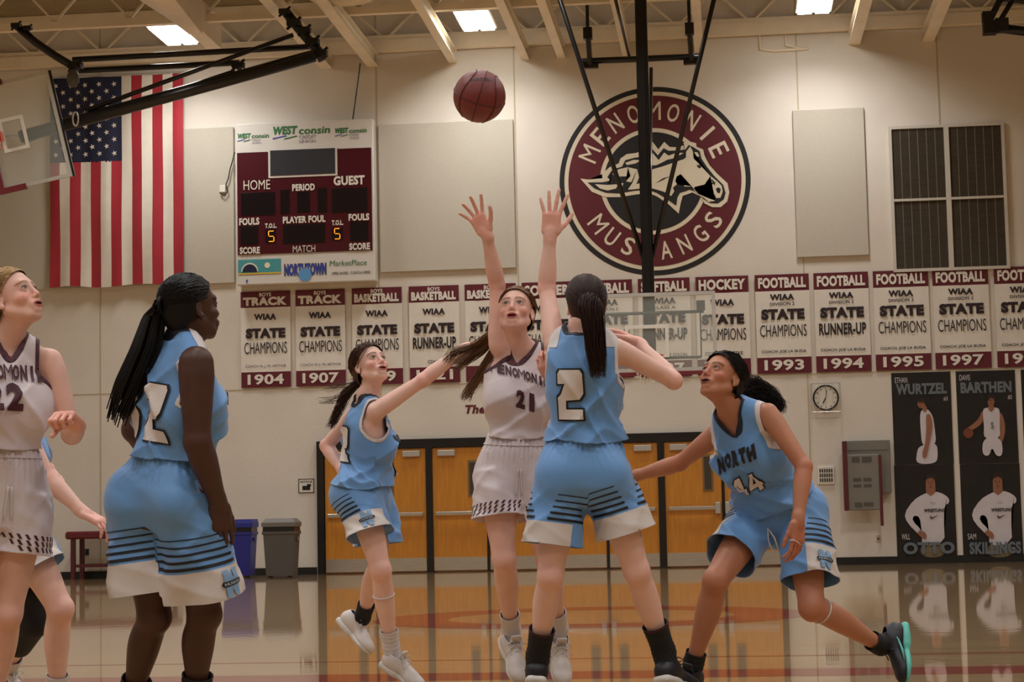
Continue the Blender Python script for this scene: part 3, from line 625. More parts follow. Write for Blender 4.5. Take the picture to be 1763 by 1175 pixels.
def figB(S, E, T):
    T('DAVIS', .06, .24, .04, .1, M_pw, .0); T('BARTHEN', .07, .93, .12, .24); T('#5', .86, .93, .27, .32, M_pw, 0)
    S(smoothp([(.42, .42), (.36, .52), (.2, .6), (.14, .62), (.14, .66), (.24, .64), (.4, .58), (.46, .5)]), M_ps); E(.17, .67, .085, .055, mat('poster_ball', C8(120, 62, 42), .5))
    S(smoothp([(.72, .44), (.78, .52), (.8, .65), (.74, .78), (.66, .84), (.66, .78), (.72, .68), (.7, .56)]), M_ps)
    S(smoothp([(.42, .42), (.5, .4), (.64, .4), (.72, .42), (.7, .6), (.71, .74), (.42, .74), (.44, .6)]), M_pw)
    S(smoothp([(.42, .72), (.72, .72), (.74, .92), (.62, .93), (.56, .82), (.5, .93), (.38, .9)]), M_pw)
    S([(.53, .36), (.61, .36), (.62, .42), (.57, .45), (.52, .42)], M_ps); E(.57, .33, .06, .06, M_ps); E(.55, .325, .008, .006, M_ph); E(.59, .325, .008, .006, M_ph); E(.57, .36, .018, .005, mat('poster_lip', C8(120, 60, 52), .5)); S(smoothp([(.5, .32), (.52, .26), (.6, .255), (.65, .3), (.62, .31), (.56, .29), (.52, .34)]), M_ph)
    T('5', .55, .6, .56, .63, M_pt, .03)
def figC(nm1, nm2, cx):
    def f(S, E, T):
        S(smoothp([(cx-.2, .84), (cx+.2, .84), (cx+.2, .995), (cx-.22, .995)]), M_pk)
        S(smoothp([(cx-.14, .32), (cx, .29), (cx+.16, .3), (cx+.3, .36), (cx+.3, .42), (cx+.22, .44), (cx+.2, .6), (cx+.2, .85), (cx-.18, .88), (cx-.18, .7), (cx-.2, .56), (cx-.3, .54), (cx-.33, .6), (cx-.18, .7), (cx-.2, .77), (cx-.42, .62), (cx-.46, .52), (cx-.3, .38)], 2), M_pw)
        S([(cx-.08, .22), (cx+.08, .22), (cx+.08, .3), (cx, .34), (cx-.08, .3)], M_ps); E(cx, .2, .08, .09, M_ps); E(cx-.032, .19, .011, .006, M_ph); E(cx+.032, .19, .011, .006, M_ph); E(cx, .245, .026, .006, mat('poster_lip', C8(120, 60, 52), .5)); E(cx, .215, .008, .02, mat('poster_skin_shade', C8(120, 78, 58), .5)); S(smoothp([(cx-.09, .18), (cx-.07, .1), (cx+.05, .09), (cx+.1, .14), (cx+.085, .2), (cx+.06, .14), (cx-.04, .14)]), M_ph)
        S(smoothp([(cx-.2, .7), (cx-.1, .74), (cx-.1, .8), (cx-.2, .78), (cx-.26, .73)]), M_ps)
        T('WRESTLING', cx-.13, cx+.22, .475, .51, M_ph, .05); T('715', cx-.02, cx+.06, .405, .43, M_pt, .0)
        S([(cx-.03, .545), (cx, .57), (cx+.12, .54), (cx+.0, .585), (cx-.03, .575)], M_ph, 'tick_mark')
        T(nm1, .08, .22, .74, .8, M_pw, 0.); T(nm2, .1, .96, .83, .96)
    return f
poster(1534, 643, 1642, 799, 'black poster of player in white jersey standing side on, upper left', figA)
poster(1645, 640, 1754, 797, 'black poster of player in white holding a basketball, upper row', figB)
poster(1539, 802, 1648, 960, 'lower left black poster of man in white long-sleeved wrestling shirt', figC('WILL', 'OTTO', .6))
poster(1652, 800, 1762, 960, 'lower black poster of man in wrestling shirt nearest right edge', figC('SAM', 'SKILLINGS', .62))
poster(1757, 637, 1868, 795, 'black poster cut off by the right edge, upper row', lambda S, E, T: E(.5, .5, .1, .1, M_ps))
poster(1766, 798, 1876, 958, 'black poster cut off by the right edge, lower row', lambda S, E, T: E(.5, .5, .1, .1, M_ps))
# ---------------------------------------------------------------- bins and bench along the wall
def bin_(px0, px1, pyt, name, lab, m, mlid, d, dome):
    c = Z((px0+px1)/2, 990+d, 0.); s = abs(P(px1, 950, 32)[0]-P(px0, 950, 32)[0])*(c[1]/32.); cx0, cy0 = c[0], c[1]; H = (992-pyt)/102.*.98
    t = root(name, lab, 'bin', (cx0, cy0, 0)); h = s/2
    def fr(z, k): return [(cx0-h*k, cy0-h*k*.85, z), (cx0+h*k, cy0-h*k*.85, z), (cx0+h*k, cy0+h*k*.85, z), (cx0-h*k, cy0+h*k*.85, z)]
    V = fr(.03, .8)+fr(H*.72, .93)+fr(H*.74, 1)+fr(H*.78, 1); F = [(3, 2, 1, 0)]
    for r in range(3):
        for k in range(4): F.append((r*4+k, r*4+(k+1) % 4, r*4+4+(k+1) % 4, r*4+4+k))
    mk('bin_body', V, F, m, t)
    V = fr(H*.78, .96)+fr(H*.86, .95); F = [(0, 3, 2, 1), (4, 5, 6, 7)]+[(k, (k+1) % 4, 4+(k+1) % 4, 4+k) for k in range(4)]
    mk('liner_band', V, F, M_black, t)
    V = fr(H*.86, 1.02)+fr(H*.93, 1.03)+fr(H, .8 if dome else .97); F = [(3, 2, 1, 0), (8, 9, 10, 11)]
    for r in range(2):
        for k in range(4): F.append((r*4+k, r*4+(k+1) % 4, r*4+4+(k+1) % 4, r*4+4+k))
    mk('lid', V, F, mlid, t)
    m2 = MB()
    for k in (-1, 1): m2.lathe((cx0+k*h*.6, cy0-h*.5, 0.0), [(0, 0), (.04, 0), (.04, .03), (0, .03)], 12)
    m2.build('foot', M_black, t)
    for k in (-1, 1): MB().box((cx0+k*h*.97, cy0-.06, H*.62), (cx0+k*h*1.03, cy0+.06, H*.68), .004).build('handle', mlid, t)
M_bl = mat('bin_blue', C8(34, 44, 140), .45); M_gy = mat('bin_grey', C8(82, 80, 78), .55)
bin_(386, 441, 894, 'recycling_bin', 'blue plastic recycling bin with blue lid by the wall', M_bl, M_bl, 5, False)
bin_(456, 515, 894, 'trash_can', 'grey plastic trash can with grey lid beside blue bin', M_gy, mat('lid_grey', C8(112, 108, 104), .5), 5, True)
def bench():
    M_v = mat('bench_vinyl', C8(98, 26, 38), .35, bump=.1, bs=30); M_f = mat('bench_frame', C8(84, 28, 34), .45)
    x0 = W(112, 990, .7)[0]; x1 = x0+1.85; y0 = WY-.72; y1 = WY-.1
    t = root('training_table', 'maroon padded training table against the left wall', 'table', ((x0+x1)/2, (y0+y1)/2, 0))
    zt2 = .8; MB().box((x0, y0, zt2-.13), (x1, y1, zt2), .03).build('padded_top', M_v, t)
    for x in (x0+.12, x1-.12):
        for y in (y0+.08, y1-.08): MB().box((x-.035, y-.035, 0), (x+.035, y+.035, zt2-.13)).build('leg', M_f, t)
    MB().box((x0+.12, y0+.06, .2), (x1-.12, y0+.1, .25)).build('rail', M_f, t); MB().box((x0+.12, y1-.1, .2), (x1-.12, y1-.06, .25)).build('rail', M_f, t)
bench()
# ---------------------------------------------------------------- backstops
M_glass = mat('board_glass', C8(235, 245, 240), .03, trans=.0, alpha=.12, spec=.8)
M_glass.node_tree.nodes['Principled BSDF'].inputs['Specular IOR Level'].default_value = .6
M_bframe = mat('board_frame', C8(200, 200, 196), .35, metal=.3)
M_rim = mat('rim_orange', C8(206, 70, 34), .4); M_pad = mat('board_padding', C8(110, 28, 38), .6); M_net = mat('net_white', C8(215, 205, 190), .8)
def board(c, R, U, Nn, w, h, par, sq=True):
    """glass rectangle centred at c; R right, U up, Nn towards the court"""
    c, R, U, Nn = map(lambda v: np.array(v, float), (c, R, U, Nn))
    gl = MB().obox(c, R*w/2, U*h/2, Nn*.006).build('board_glass', M_glass, par)
    m = MB(); e = .025
    for s in (-1, 1):
        m.obox(c+U*s*(h/2+e), R*(w/2+2*e), U*e, Nn*.025); m.obox(c+R*s*(w/2+e), R*e, U*(h/2), Nn*.025)
    m.build('board_frame', M_bframe, par)
    q_ = w/1.83; b = c-U*(h/2-.15*q_-.23*q_); m = MB(); sw, sh, e = .305*q_, .23*q_, .025
    for s in (-1, 1):
        m.obox(b+U*s*(sh-e)+Nn*.014, R*sw, U*e, Nn*.004); m.obox(b+R*s*(sw-e)+Nn*.014, R*e, U*(sh-2*e), Nn*.004)
    m.build('target_square', mat('white_square', C8(225, 223, 216), .5), par)
def rim(c, R, U, Nn, h, par):
    c, R, U, Nn = map(lambda v: np.array(v, float), (c, R, U, Nn))
    rc = c-U*(h/2-.15)+Nn*(.15+.2286)
    MB().tube([rc+.2286*(R*math.cos(q)+Nn*math.sin(q)) for q in np.linspace(0, 2*math.pi, 33)[:-1]], .009, 8, True).build('rim', M_rim, par, smooth=True)
    MB().obox(c-U*(h/2-.12)+Nn*.07, R*.07, U*.03, Nn*.08).build('rim_bracket', M_rim, par)
    m = MB()
    for k in range(12):
        for sg in (1, -1):
            pts = []
            for j in range(8):
                q = 2*math.pi*k/12+sg*j*math.pi/12; r = .2286*(1-.09*j)+.01*(j == 0); pts.append(rc+r*(R*math.cos(q)+Nn*math.sin(q))-U*.057*j)
            m.tube(pts, .003, 4)
    o = m.build('net', M_net, par); o['kind'] = 'stuff'
def center_backstop():
    d = 27.6; bc = P(1117, 570, d); bc[0] += 0; R = np.array([1., 0, 0]); U = np.array([0, 0, 1.]); Nn = np.array([0, -1., 0])
    tr = P(1225, 508, d); br = P(1225, 633, d); w = 1.83; h = tr[2]-br[2]; cx0 = tr[0]-w/2; c = np.array([cx0, bc[1], (tr[2]+br[2])/2])
    t = root('hanging_backstop', 'black ceiling-hung basketball backstop with glass board in centre', 'basketball hoop', (c[0], c[1]+.3, 0.8+c[2]))
    board(c, R, U, Nn, w, h, t); rim(c, R, U, Nn, h, t)
    ym = c[1]+.35; x = P(1116, 500, d+.3)[0]
    top = BEAM+.3
    MB().box((x-.085, ym-.06, c[2]-.42), (x+.085, ym+.06, top), .02).box((x-.035, ym-.075, c[2]-.2), (x+.035, ym-.06, top)).build('mast', M_blackgloss, t)
    q = np.array([x, ym, P(1110, 440, d+.3)[2]])
    for s, px in ((-1, 964), (1, 1229)):
        e = P(px, 0, d-.3); dd = e-(q+(s*.07, 0, 0)); e2 = q+(s*.07, 0, 0)+dd*1.35; MB().tube([q+(s*.07, 0, 0), e2], .034, 10).build('side_brace', M_blackgloss, t, smooth=True)
    MB().tube([P(1117, 468, d+.5), P(1121, 118, d+3.6)], .03, 8).build('rear_brace', M_blackgloss, t, smooth=True)
    MB().tube([P(1055, -20, d-.5), P(1084, 100, d+3.6)], .025, 8).build('rear_brace', M_blackgloss, t, smooth=True)
    a = P(998, 106, d+3.6); b = P(1208, 97, d+3.6); MB().tube([a, b], .05, 10).build('cross_pipe', M_blackgloss, t, smooth=True)
    for px, py0, py1 in ((1012, 58, 114), (1187, 50, 107)):
        a = P(px, py0, d+3.4); b = P(px+4, py1, d+3.6); m = MB().tube([a, b], .045, 8).obox(b, (.13, 0, 0), (0, .05, 0), (0, 0, .035)).obox(a, (.07, 0, 0), (0, .07, 0), (0, 0, .09)); m.tube([a, a+np.array([0, 0, .9])], .03, 6)
        m.build('pipe_hanger', M_blackgloss, t)
    # arms that hold the board, seen through the glass
    m = MB().tube([c+(-.8, .08, .28), c+(.8, .08, .28)], .022, 8).tube([c+(.75, .06, .3), c+(.75, .06, -.36)], .012, 6).tube([c+(-.75, .06, .3), c+(-.75, .06, -.36)], .012, 6).tube([c+(-.75, .06, -.36), c+(.75, .06, -.36)], .02, 8)
    for s in (-1, 1): m.obox(c+(s*.76, .03, .36), (.06, 0, 0), (0, .02, 0), (0, 0, .07))
    m.build('board_arms', mat('dark_green_steel', C8(40, 48, 44), .4), t)
    m = MB(); 
    for s in (-1, 1): m.obox(c+(s*.5, -.0, -h/2-.075), (.42, 0, 0), (0, .035, 0), (0, 0, .024))
    m.obox(c+(w/2+.075, 0, -h/2+.08), (.024, 0, 0), (0, .035, 0), (0, 0, .12)); m.build('edge_padding', M_pad, t)
center_backstop()
M_bracket = mat('bracket_black', C8(24, 23, 24), .7, nz=.3, ns=8)
def side_backstop():
    d = 29.0; tr = P(78, 128, d); br = P(118, 299, d); tl = P(0, 146, d); dU = tr-tl; dU /= np.linalg.norm(dU); dR = br-tr; w = np.linalg.norm(dR); dR /= w
    # folded up sideways: the board's own up is towards the upper right
    U = dU; Rr = dR; Nn = np.cross(Rr, U); 
    if Nn[1] > 0: Nn = -Nn
    h = .96; c = tr+dR*w/2-U*h/2
    t = root('folded_backstop', 'side basket folded up to the ceiling, tilted glass board at left', 'basketball hoop', tuple(c))
    board(c, Rr, U, Nn, w, h, t); rim(c, Rr, U, Nn, h, t)
    m = MB(); e = .04
    m.obox(c-U*(h/2+e), Rr*(w/2), U*e, Nn*.05)
    for s in (-1, 1): m.obox(c-U*(h/2-.12)+Rr*s*(w/2+e), Rr*e, U*.2, Nn*.05)
    m.build('edge_padding', M_pad, t)
    m = MB()
    a = P(35, 236, d+.45); pv = P(542, 96, d+.45)
    m.tube([a, pv], .095, 14); m.build('mast', M_blackgloss, t, smooth=True)
    MB().tube([a+(0, .2, 0), a+(.2, 0, 0)], .06, 8).build('mast_joint', M_blackgloss, t)
    def T(name, pts, r, dd=0.): MB().tube([P(x, y, d+.45+dd) for x, y in pts], r, 8).build(name, M_blackgloss, t, smooth=True)
    T('brace', ((150, 190), (505, 60)), .035); T('brace', ((140, 208), (405, 122)), .03, .3)
    T('cross_pipe', ((125, 103), (540, 80)), .045, .4); T('cross_pipe', ((132, 122), (412, 108)), .045, .6)
    T('hanger_arm', ((28, 44), (60, 72), (95, 96), (132, 118)), .06, .2); T('hanger_arm', ((490, 18), (515, 50), (548, 88), (556, 104)), .075, .2)
    for px, py, q in ((28, 44, .07), (48, 48, .06), (130, 113, .1), (490, 20, .08), (506, 40, .1), (524, 52, .09), (538, 72, .1), (552, 92, .1), (410, 112, .09)):
        c0 = P(px, py, d+.6); m = MB().obox(c0, (q, 0, 0), (0, q*.7, 0), (0, 0, q*.45)); m.lathe(c0+np.array([0, -q*.9, -q*.3]), [(0, 0), (q*.5, 0), (q*.5, q*1.6), (0, q*1.6)], 10, 1); m.bar(c0-(q*1.1, 0, q*.9), c0+(q*1.1, 0, q*.9), q*.35, q*.35, up=(0, 1, 0)); o = m.build('bracket', M_bracket, t); o['kind'] = 'stuff'
    T('winch_cable', ((126, 130), (131, 196)), .01); T('winch_cable', ((130, 130), (148, 194)), .01)
    MB().lathe(P(126, 135, d+.45), [(0, -.14), (.06, -.12), (.09, -.05), (.09, .05), (.06, .12), (0, .14)], 14).build('pulley', mat('grey_pulley', C8(90, 88, 86), .5), t, smooth=True)
    cl = [P(132+6*math.cos(q)*.8-2, 205+12*math.sin(q), d+.3) for q in np.linspace(0, 2*math.pi, 17)[:-1]]
    MB().tube(cl, .014, 6, True).build('chrome_clamp', M_alu, t, smooth=True)
    m = MB().obox(tr+dR*w*.5+U*.05+Nn*-.05, Rr*(w/2+.05), U*.03, Nn*.03); m.build('rear_bar', M_blackgloss, t)
side_backstop()
def corner_backstop():
    d = 30.5; t = root('corner_backstop_frame', 'black ceiling-mounted steel frame in the top right corner', 'steel frame', tuple(P(1740, 40, d)))
    def T(pts, r): MB().tube([P(x, y, d) for x, y in pts], r, 8).build('pipe', M_blackgloss, t, smooth=True)
    T(((1716, 48), (1830, 62)), .075); T(((1700, 42), (1726, -8)), .05); T(((1712, 52), (1748, -8)), .04); T(((1716, -2), (1830, 8)), .04)
    for px, py, q in ((1700, 30, .08), (1704, 48, .1), (1724, 44, .1)): MB().obox(P(px, py, d), (q, 0, 0), (0, q, 0), (0, 0, q)).build('bracket', M_bracket, t)
corner_backstop()
# pipe and bracket along the top of the wall, right of centre
m = MB(); pts = [W(1306, 48, .5), W(1309, 84, .2), W(1345, 88, .15), W(1400, 84, .15), W(1353, 78, .15), W(1351, 50, .4)]
m.tube([W(1307, 50, .02), W(1309, 85, .02), W(1330, 88, .02), W(1392, 84, .02)], .022, 8); m.tube([W(1352, 50, .02), W(1353, 78, .02), W(1380, 84, .02)], .022, 8)
o = m.build('conduit_pipe', M_beam, smooth=True); tag(o, 'cream conduit bent along the top of the wall right of the pole', 'pipe')
# ---------------------------------------------------------------- ball in the air
def ball():
    d = 8.75; c = P(825.5, 166, d); r = .1165
    t = root('basketball', 'maroon leather basketball in the air above the players', 'ball', tuple(c))
    n1, n2 = 32, 64; V = []; F = []
    Rm = Matrix.Rotation(.5, 3, 'X') @ Matrix.Rotation(.35, 3, 'Y')
    def surf(th, ph): return np.array([math.sin(th)*math.cos(ph), math.sin(th)*math.sin(ph), math.cos(th)])
    for i in range(n1+1):
        for j in range(n2): V.append(c+r*surf(math.pi*i/n1, 2*math.pi*j/n2))
    for i in range(n1):
        for j in range(n2): F.append((i*n2+j, i*n2+(j+1) % n2, (i+1)*n2+(j+1) % n2, (i+1)*n2+j))
    mk('ball_body', V, F, mat('ball_leather', C8(118, 36, 36), .33, nz=.12, ns=30, bump=.35, bs=400, spec=.6), t, True)
    sm = mat('ball_seam', C8(74, 22, 24), .6); Rn = np.array(Rm)
    def seam(f):
        pts = [c+(r+.0002)*(Rn@f(q)/np.linalg.norm(f(q))) for q in np.linspace(0, 2*math.pi, 73)[:-1]]; MB().tube(pts, .0026, 6, True).build('seam', sm, t, smooth=True)
    seam(lambda q: np.array([math.cos(q), math.sin(q), 0.])); seam(lambda q: np.array([0., math.cos(q), math.sin(q)]))
    seam(lambda q: np.array([.62+.25*math.cos(2*q), math.cos(q)*.95, math.sin(q)*.95])); seam(lambda q: np.array([-.62-.25*math.cos(2*q), math.cos(q)*.95, math.sin(q)*.95]))
    V2, F2, _ = text2d('BASKETBALL', .04); L = []
    for x, y in V2:
        th = math.radians(63)-(y-.5)*.16; ph = -math.pi/2+(x-.5)*1.0+.25; L.append(c+(r+.0008)*surf(th, ph))
    mk('lettering', L, F2, mat('ball_print', C8(40, 26, 20), .5), t)
ball()
# ================================================================ figures: implicit surfaces -> one continuous mesh
def nrm(v): v = np.array(v, float); return v/(np.linalg.norm(v)+1e-12)
class Field:
    """smooth union of primitives on a rectilinear grid, meshed with surface nets"""
    def __init__(s): s.p = []
    def cone(s, a, b, r1, r2, k=.02, op=1):
        a = np.array(a, float); b = np.array(b, float); ba = b-a; l2 = ba@ba; rr = r1-r2; a2 = l2-rr*rr; il2 = 1/l2
        def f(X, Y, Zc):
            px, py, pz = X-a[0], Y-a[1], Zc-a[2]; y = px*ba[0]+py*ba[1]+pz*ba[2]; z = y-l2
            x2 = (px*l2-ba[0]*y)**2+(py*l2-ba[1]*y)**2+(pz*l2-ba[2]*y)**2; y2 = y*y*l2; z2 = z*z*l2
            kk = np.sign(rr)*rr*rr*x2
            d = (np.sqrt(x2*max(a2, 1e-9)*il2)+y*rr)*il2-r1
            c1 = np.sign(z)*a2*z2 > kk; c2 = np.sign(y)*a2*y2 < kk
            d = np.where(c2, np.sqrt(x2+y2)*il2-r1, d); return np.where(c1, np.sqrt(x2+z2)*il2-r2, d)
        r = max(r1, r2); s.p.append((f, np.minimum(a, b)-r, np.maximum(a, b)+r, k, op))
    def ell(s, c, r, R=None, k=.02, op=1):
        c = np.array(c, float); r = np.array(r, float); R = np.eye(3) if R is None else np.array(R, float)   # rows of R: local axes
        def f(X, Y, Zc):
            px, py, pz = X-c[0], Y-c[1], Zc-c[2]; q = [px*R[i, 0]+py*R[i, 1]+pz*R[i, 2] for i in range(3)]
            k0 = np.sqrt(sum((q[i]/r[i])**2 for i in range(3))); k1 = np.sqrt(sum((q[i]/r[i]**2)**2 for i in range(3)))
            return k0*(k0-1)/(k1+1e-9)
        e = np.sqrt(((R.T*r)**2).sum(1)); s.p.append((f, c-e, c+e, k, op))
    def box(s, c, h, R=None, rad=.01, k=.02, op=1):
        c = np.array(c, float); h = np.array(h, float); R = np.eye(3) if R is None else np.array(R, float)
        def f(X, Y, Zc):
            px, py, pz = X-c[0], Y-c[1], Zc-c[2]; q = [np.abs(px*R[i, 0]+py*R[i, 1]+pz*R[i, 2])-h[i]+rad for i in range(3)]
            return np.sqrt(sum(np.maximum(v, 0)**2 for v in q))+np.minimum(np.maximum(np.maximum(q[0], q[1]), q[2]), 0)-rad
        e = np.abs(R.T*h).sum(1); s.p.append((f, c-e, c+e, k, op))
    def bone(s, a, b, T, R, k=.02, dr=None, off=None, op=1):
        a = np.array(a, float); b = np.array(b, float); d = b-a; L2 = d@d; tt = np.linspace(T[0], T[-1], 80); rr = np.interp(tt, T, R); rr = np.convolve(np.pad(rr, 5, 'edge'), np.ones(11)/11, 'valid')
        dr = np.zeros(3) if dr is None else np.array(dr, float); oo = np.zeros(80) if off is None else np.convolve(np.pad(np.interp(tt, T, off), 5, 'edge'), np.ones(11)/11, 'valid')
        def f(X, Y, Zc):
            px, py, pz = X-a[0], Y-a[1], Zc-a[2]; t = np.clip((px*d[0]+py*d[1]+pz*d[2])/L2, T[0], T[-1]); o = np.interp(t, tt, oo); r = np.interp(t, tt, rr)
            return np.sqrt((px-t*d[0]-dr[0]*o)**2+(py-t*d[1]-dr[1]*o)**2+(pz-t*d[2]-dr[2]*o)**2)-r
        m = max(R)+(np.abs(oo).max()); p0 = a+d*T[0]; p1 = a+d*T[-1]; s.p.append((f, np.minimum(p0, p1)-m, np.maximum(p0, p1)+m, k, op))
    def loft(s, a, b, S0, S1, rows, k=.02, op=1, fold=None, cap=.0):
        """rows: (t, dx, dy, halfwidth, front, back); a->b axis, S side vectors at the ends; front = axis x side"""
        a = np.array(a, float); b = np.array(b, float); A = b-a; L = np.linalg.norm(A); A = A/L; rows = np.array(rows, float); T = rows[:, 0]
        tt = np.linspace(T[0], T[-1], 120)
        def sp(col):  # smooth interpolation
            v = np.interp(tt, T, rows[:, col]); kk = np.ones(9)/9; return np.convolve(np.pad(v, 4, 'edge'), kk, 'valid')
        cols = [sp(i) for i in range(1, 6)]; S0 = nrm(S0-A*(A@S0)); S1 = nrm(S1-A*(A@S1)); Fx0 = nrm(np.cross(A, S0)); Fx1 = nrm(np.cross(A, S1))
        def f(X, Y, Zc):
            px, py, pz = X-a[0], Y-a[1], Zc-a[2]; t = (px*A[0]+py*A[1]+pz*A[2])/L; tc = np.clip(t, T[0], T[-1]); u = np.clip(tc, 0, 1)
            dx, dy, hw, fr, bk = [np.interp(tc, tt, c) for c in cols]
            qx, qy, qz = px-A[0]*t*L, py-A[1]*t*L, pz-A[2]*t*L
            sx = [S0[i]*(1-u)+S1[i]*u for i in range(3)]; fx = [Fx0[i]*(1-u)+Fx1[i]*u for i in range(3)]
            n1 = np.sqrt(sum(v*v for v in sx)); n2 = np.sqrt(sum(v*v for v in fx))
            x = (qx*sx[0]+qy*sx[1]+qz*sx[2])/n1-dx; y = (qx*fx[0]+qy*fx[1]+qz*fx[2])/n2-dy
            ry = np.where(y > 0, fr, bk); k0 = np.sqrt((x/hw)**2+(y/ry)**2); k1 = np.sqrt((x/hw**2)**2+(y/ry**2)**2); d = k0*(k0-1)/(k1+1e-9)
            d = np.where(k0 < .05, -np.minimum(hw, ry), d)
            if fold is not None: d = d-fold(t, np.arctan2(y, x), x, y)
            e = np.maximum(T[0]-t, t-T[-1])*L
            return np.where(e > 0, np.sqrt(np.maximum(d, 0)**2+e*e)+np.minimum(np.maximum(d, -1), 0)*0-np.where(d < 0, 0, 0), np.maximum(d, e))
        m = max(rows[:, 3].max()+np.abs(rows[:, 1]).max(), rows[:, 4:6].max()+np.abs(rows[:, 2]).max())+.01; p0 = a+A*L*T[0]; p1 = a+A*L*T[-1]
        s.p.append((f, np.minimum(p0, p1)-m, np.maximum(p0, p1)+m, k, op))
    def mesh(s, h=.006, fine=(), hf=.0035):
        lo = np.min([p[1] for p in s.p if p[4] > 0], 0)-.02; hi = np.max([p[2] for p in s.p if p[4] > 0], 0)+.02; ax = []
        for i in range(3):
            x = lo[i]; g = [x]
            while x < hi[i]:
                st = h
                for c, r in fine:
                    if abs(x-c[i]) < r: st = hf
                x += st; g.append(x)
            ax.append(np.array(g))
        D = np.full([len(a) for a in ax], .5, np.float32)
        for f, l, u, k, op in s.p:
            pad = .014+k; sl = []
            for i in range(3):
                i0 = max(0, np.searchsorted(ax[i], l[i]-pad)-1); i1 = min(len(ax[i]), np.searchsorted(ax[i], u[i]+pad)+1); sl.append(slice(i0, i1))
            X = ax[0][sl[0]][:, None, None].astype(np.float32); Y = ax[1][sl[1]][None, :, None].astype(np.float32); Zc = ax[2][sl[2]][None, None, :].astype(np.float32)
            d = f(X, Y, Zc); c = D[tuple(sl)]
            if op > 0: hh = np.maximum(k-np.abs(c-d), 0)/k; D[tuple(sl)] = np.minimum(c, d)-hh*hh*k*.25
            else: d = -d; hh = np.maximum(k-np.abs(c-d), 0)/k; D[tuple(sl)] = np.maximum(c, d)+hh*hh*k*.25
        return nets(D, ax)
def nets(D, ax):
    s = (D < 0); n = D.shape; c = np.zeros([v-1 for v in n], np.uint8)
    for i in (0, 1):
        for j in (0, 1):
            for k in (0, 1): c += s[i:n[0]-1+i, j:n[1]-1+j, k:n[2]-1+k]
    act = np.nonzero((c > 0) & (c < 8)); I = np.stack(act, 1); m = len(I); ids = np.full(c.shape, -1, np.int32); ids[act] = np.arange(m)
    pos = np.zeros((m, 3)); cnt = np.zeros(m)
    cor = {}
    for i in (0, 1):
        for j in (0, 1):
            for k in (0, 1): cor[(i, j, k)] = D[I[:, 0]+i, I[:, 1]+j, I[:, 2]+k]
    for a in range(3):
        for u in (0, 1):
            for v in (0, 1):
                o0 = [0, 0, 0]; o0[(a+1) % 3] = u; o0[(a+2) % 3] = v; o1 = list(o0); o1[a] = 1
                A, B = cor[tuple(o0)], cor[tuple(o1)]; mk_ = (A < 0) != (B < 0); t = np.where(mk_, A/(A-B+1e-20), 0)
                p = np.array(o0, float)[None].repeat(m, 0); p[:, a] = t; pos += p*mk_[:, None]; cnt += mk_
    pos = pos/np.maximum(cnt, 1)[:, None]+I; V = np.zeros((m, 3))
    for a in range(3): V[:, a] = np.interp(pos[:, a], np.arange(len(ax[a])), ax[a])
    F = []
    for a in range(3):
        b, e = (a+1) % 3, (a+2) % 3
        sa = [slice(None)]*3; sb = [slice(None)]*3; sa[a] = slice(0, n[a]-1); sb[a] = slice(1, n[a]); dif = s[tuple(sa)] != s[tuple(sb)]
        ii = np.stack(np.nonzero(dif), 1); ok = (ii[:, b] > 0) & (ii[:, e] > 0) & (ii[:, b] < n[b]-1) & (ii[:, e] < n[e]-1); ii = ii[ok]
        q = []
        for db, de in ((1, 1), (0, 1), (0, 0), (1, 0)):
            j = ii.copy(); j[:, b] -= db; j[:, e] -= de; q.append(ids[j[:, 0], j[:, 1], j[:, 2]])
        q = np.stack(q, 1); fl = ~s[ii[:, 0], ii[:, 1], ii[:, 2]]; q[fl] = q[fl][:, ::-1]; F.append(q)
    return V, np.concatenate(F)
def tri(F): return np.concatenate([F[:, [0, 1, 2]], F[:, [0, 2, 3]]]) if F.shape[1] == 4 else F
def vnorm(V, F):
    T = tri(F); n = np.cross(V[T[:, 1]]-V[T[:, 0]], V[T[:, 2]]-V[T[:, 0]]); N = np.zeros_like(V)
    for i in range(3): np.add.at(N, T[:, i], n)
    return N/(np.linalg.norm(N, axis=1)[:, None]+1e-12)
def relax(V, F, it=2, lam=.5, mu=-.52):
    E = np.concatenate([F[:, [i, (i+1) % F.shape[1]]] for i in range(F.shape[1])]); deg = np.zeros(len(V)); np.add.at(deg, E[:, 0], 1); np.add.at(deg, E[:, 1], 1)
    for _ in range(it):
        for l in (lam, mu):
            S = np.zeros_like(V); 
            for c in range(3): S[:, c] = np.bincount(E[:, 0], V[E[:, 1], c], len(V))+np.bincount(E[:, 1], V[E[:, 0], c], len(V))
            V = V+l*(S/np.maximum(deg, 1)[:, None]-V)
    return V
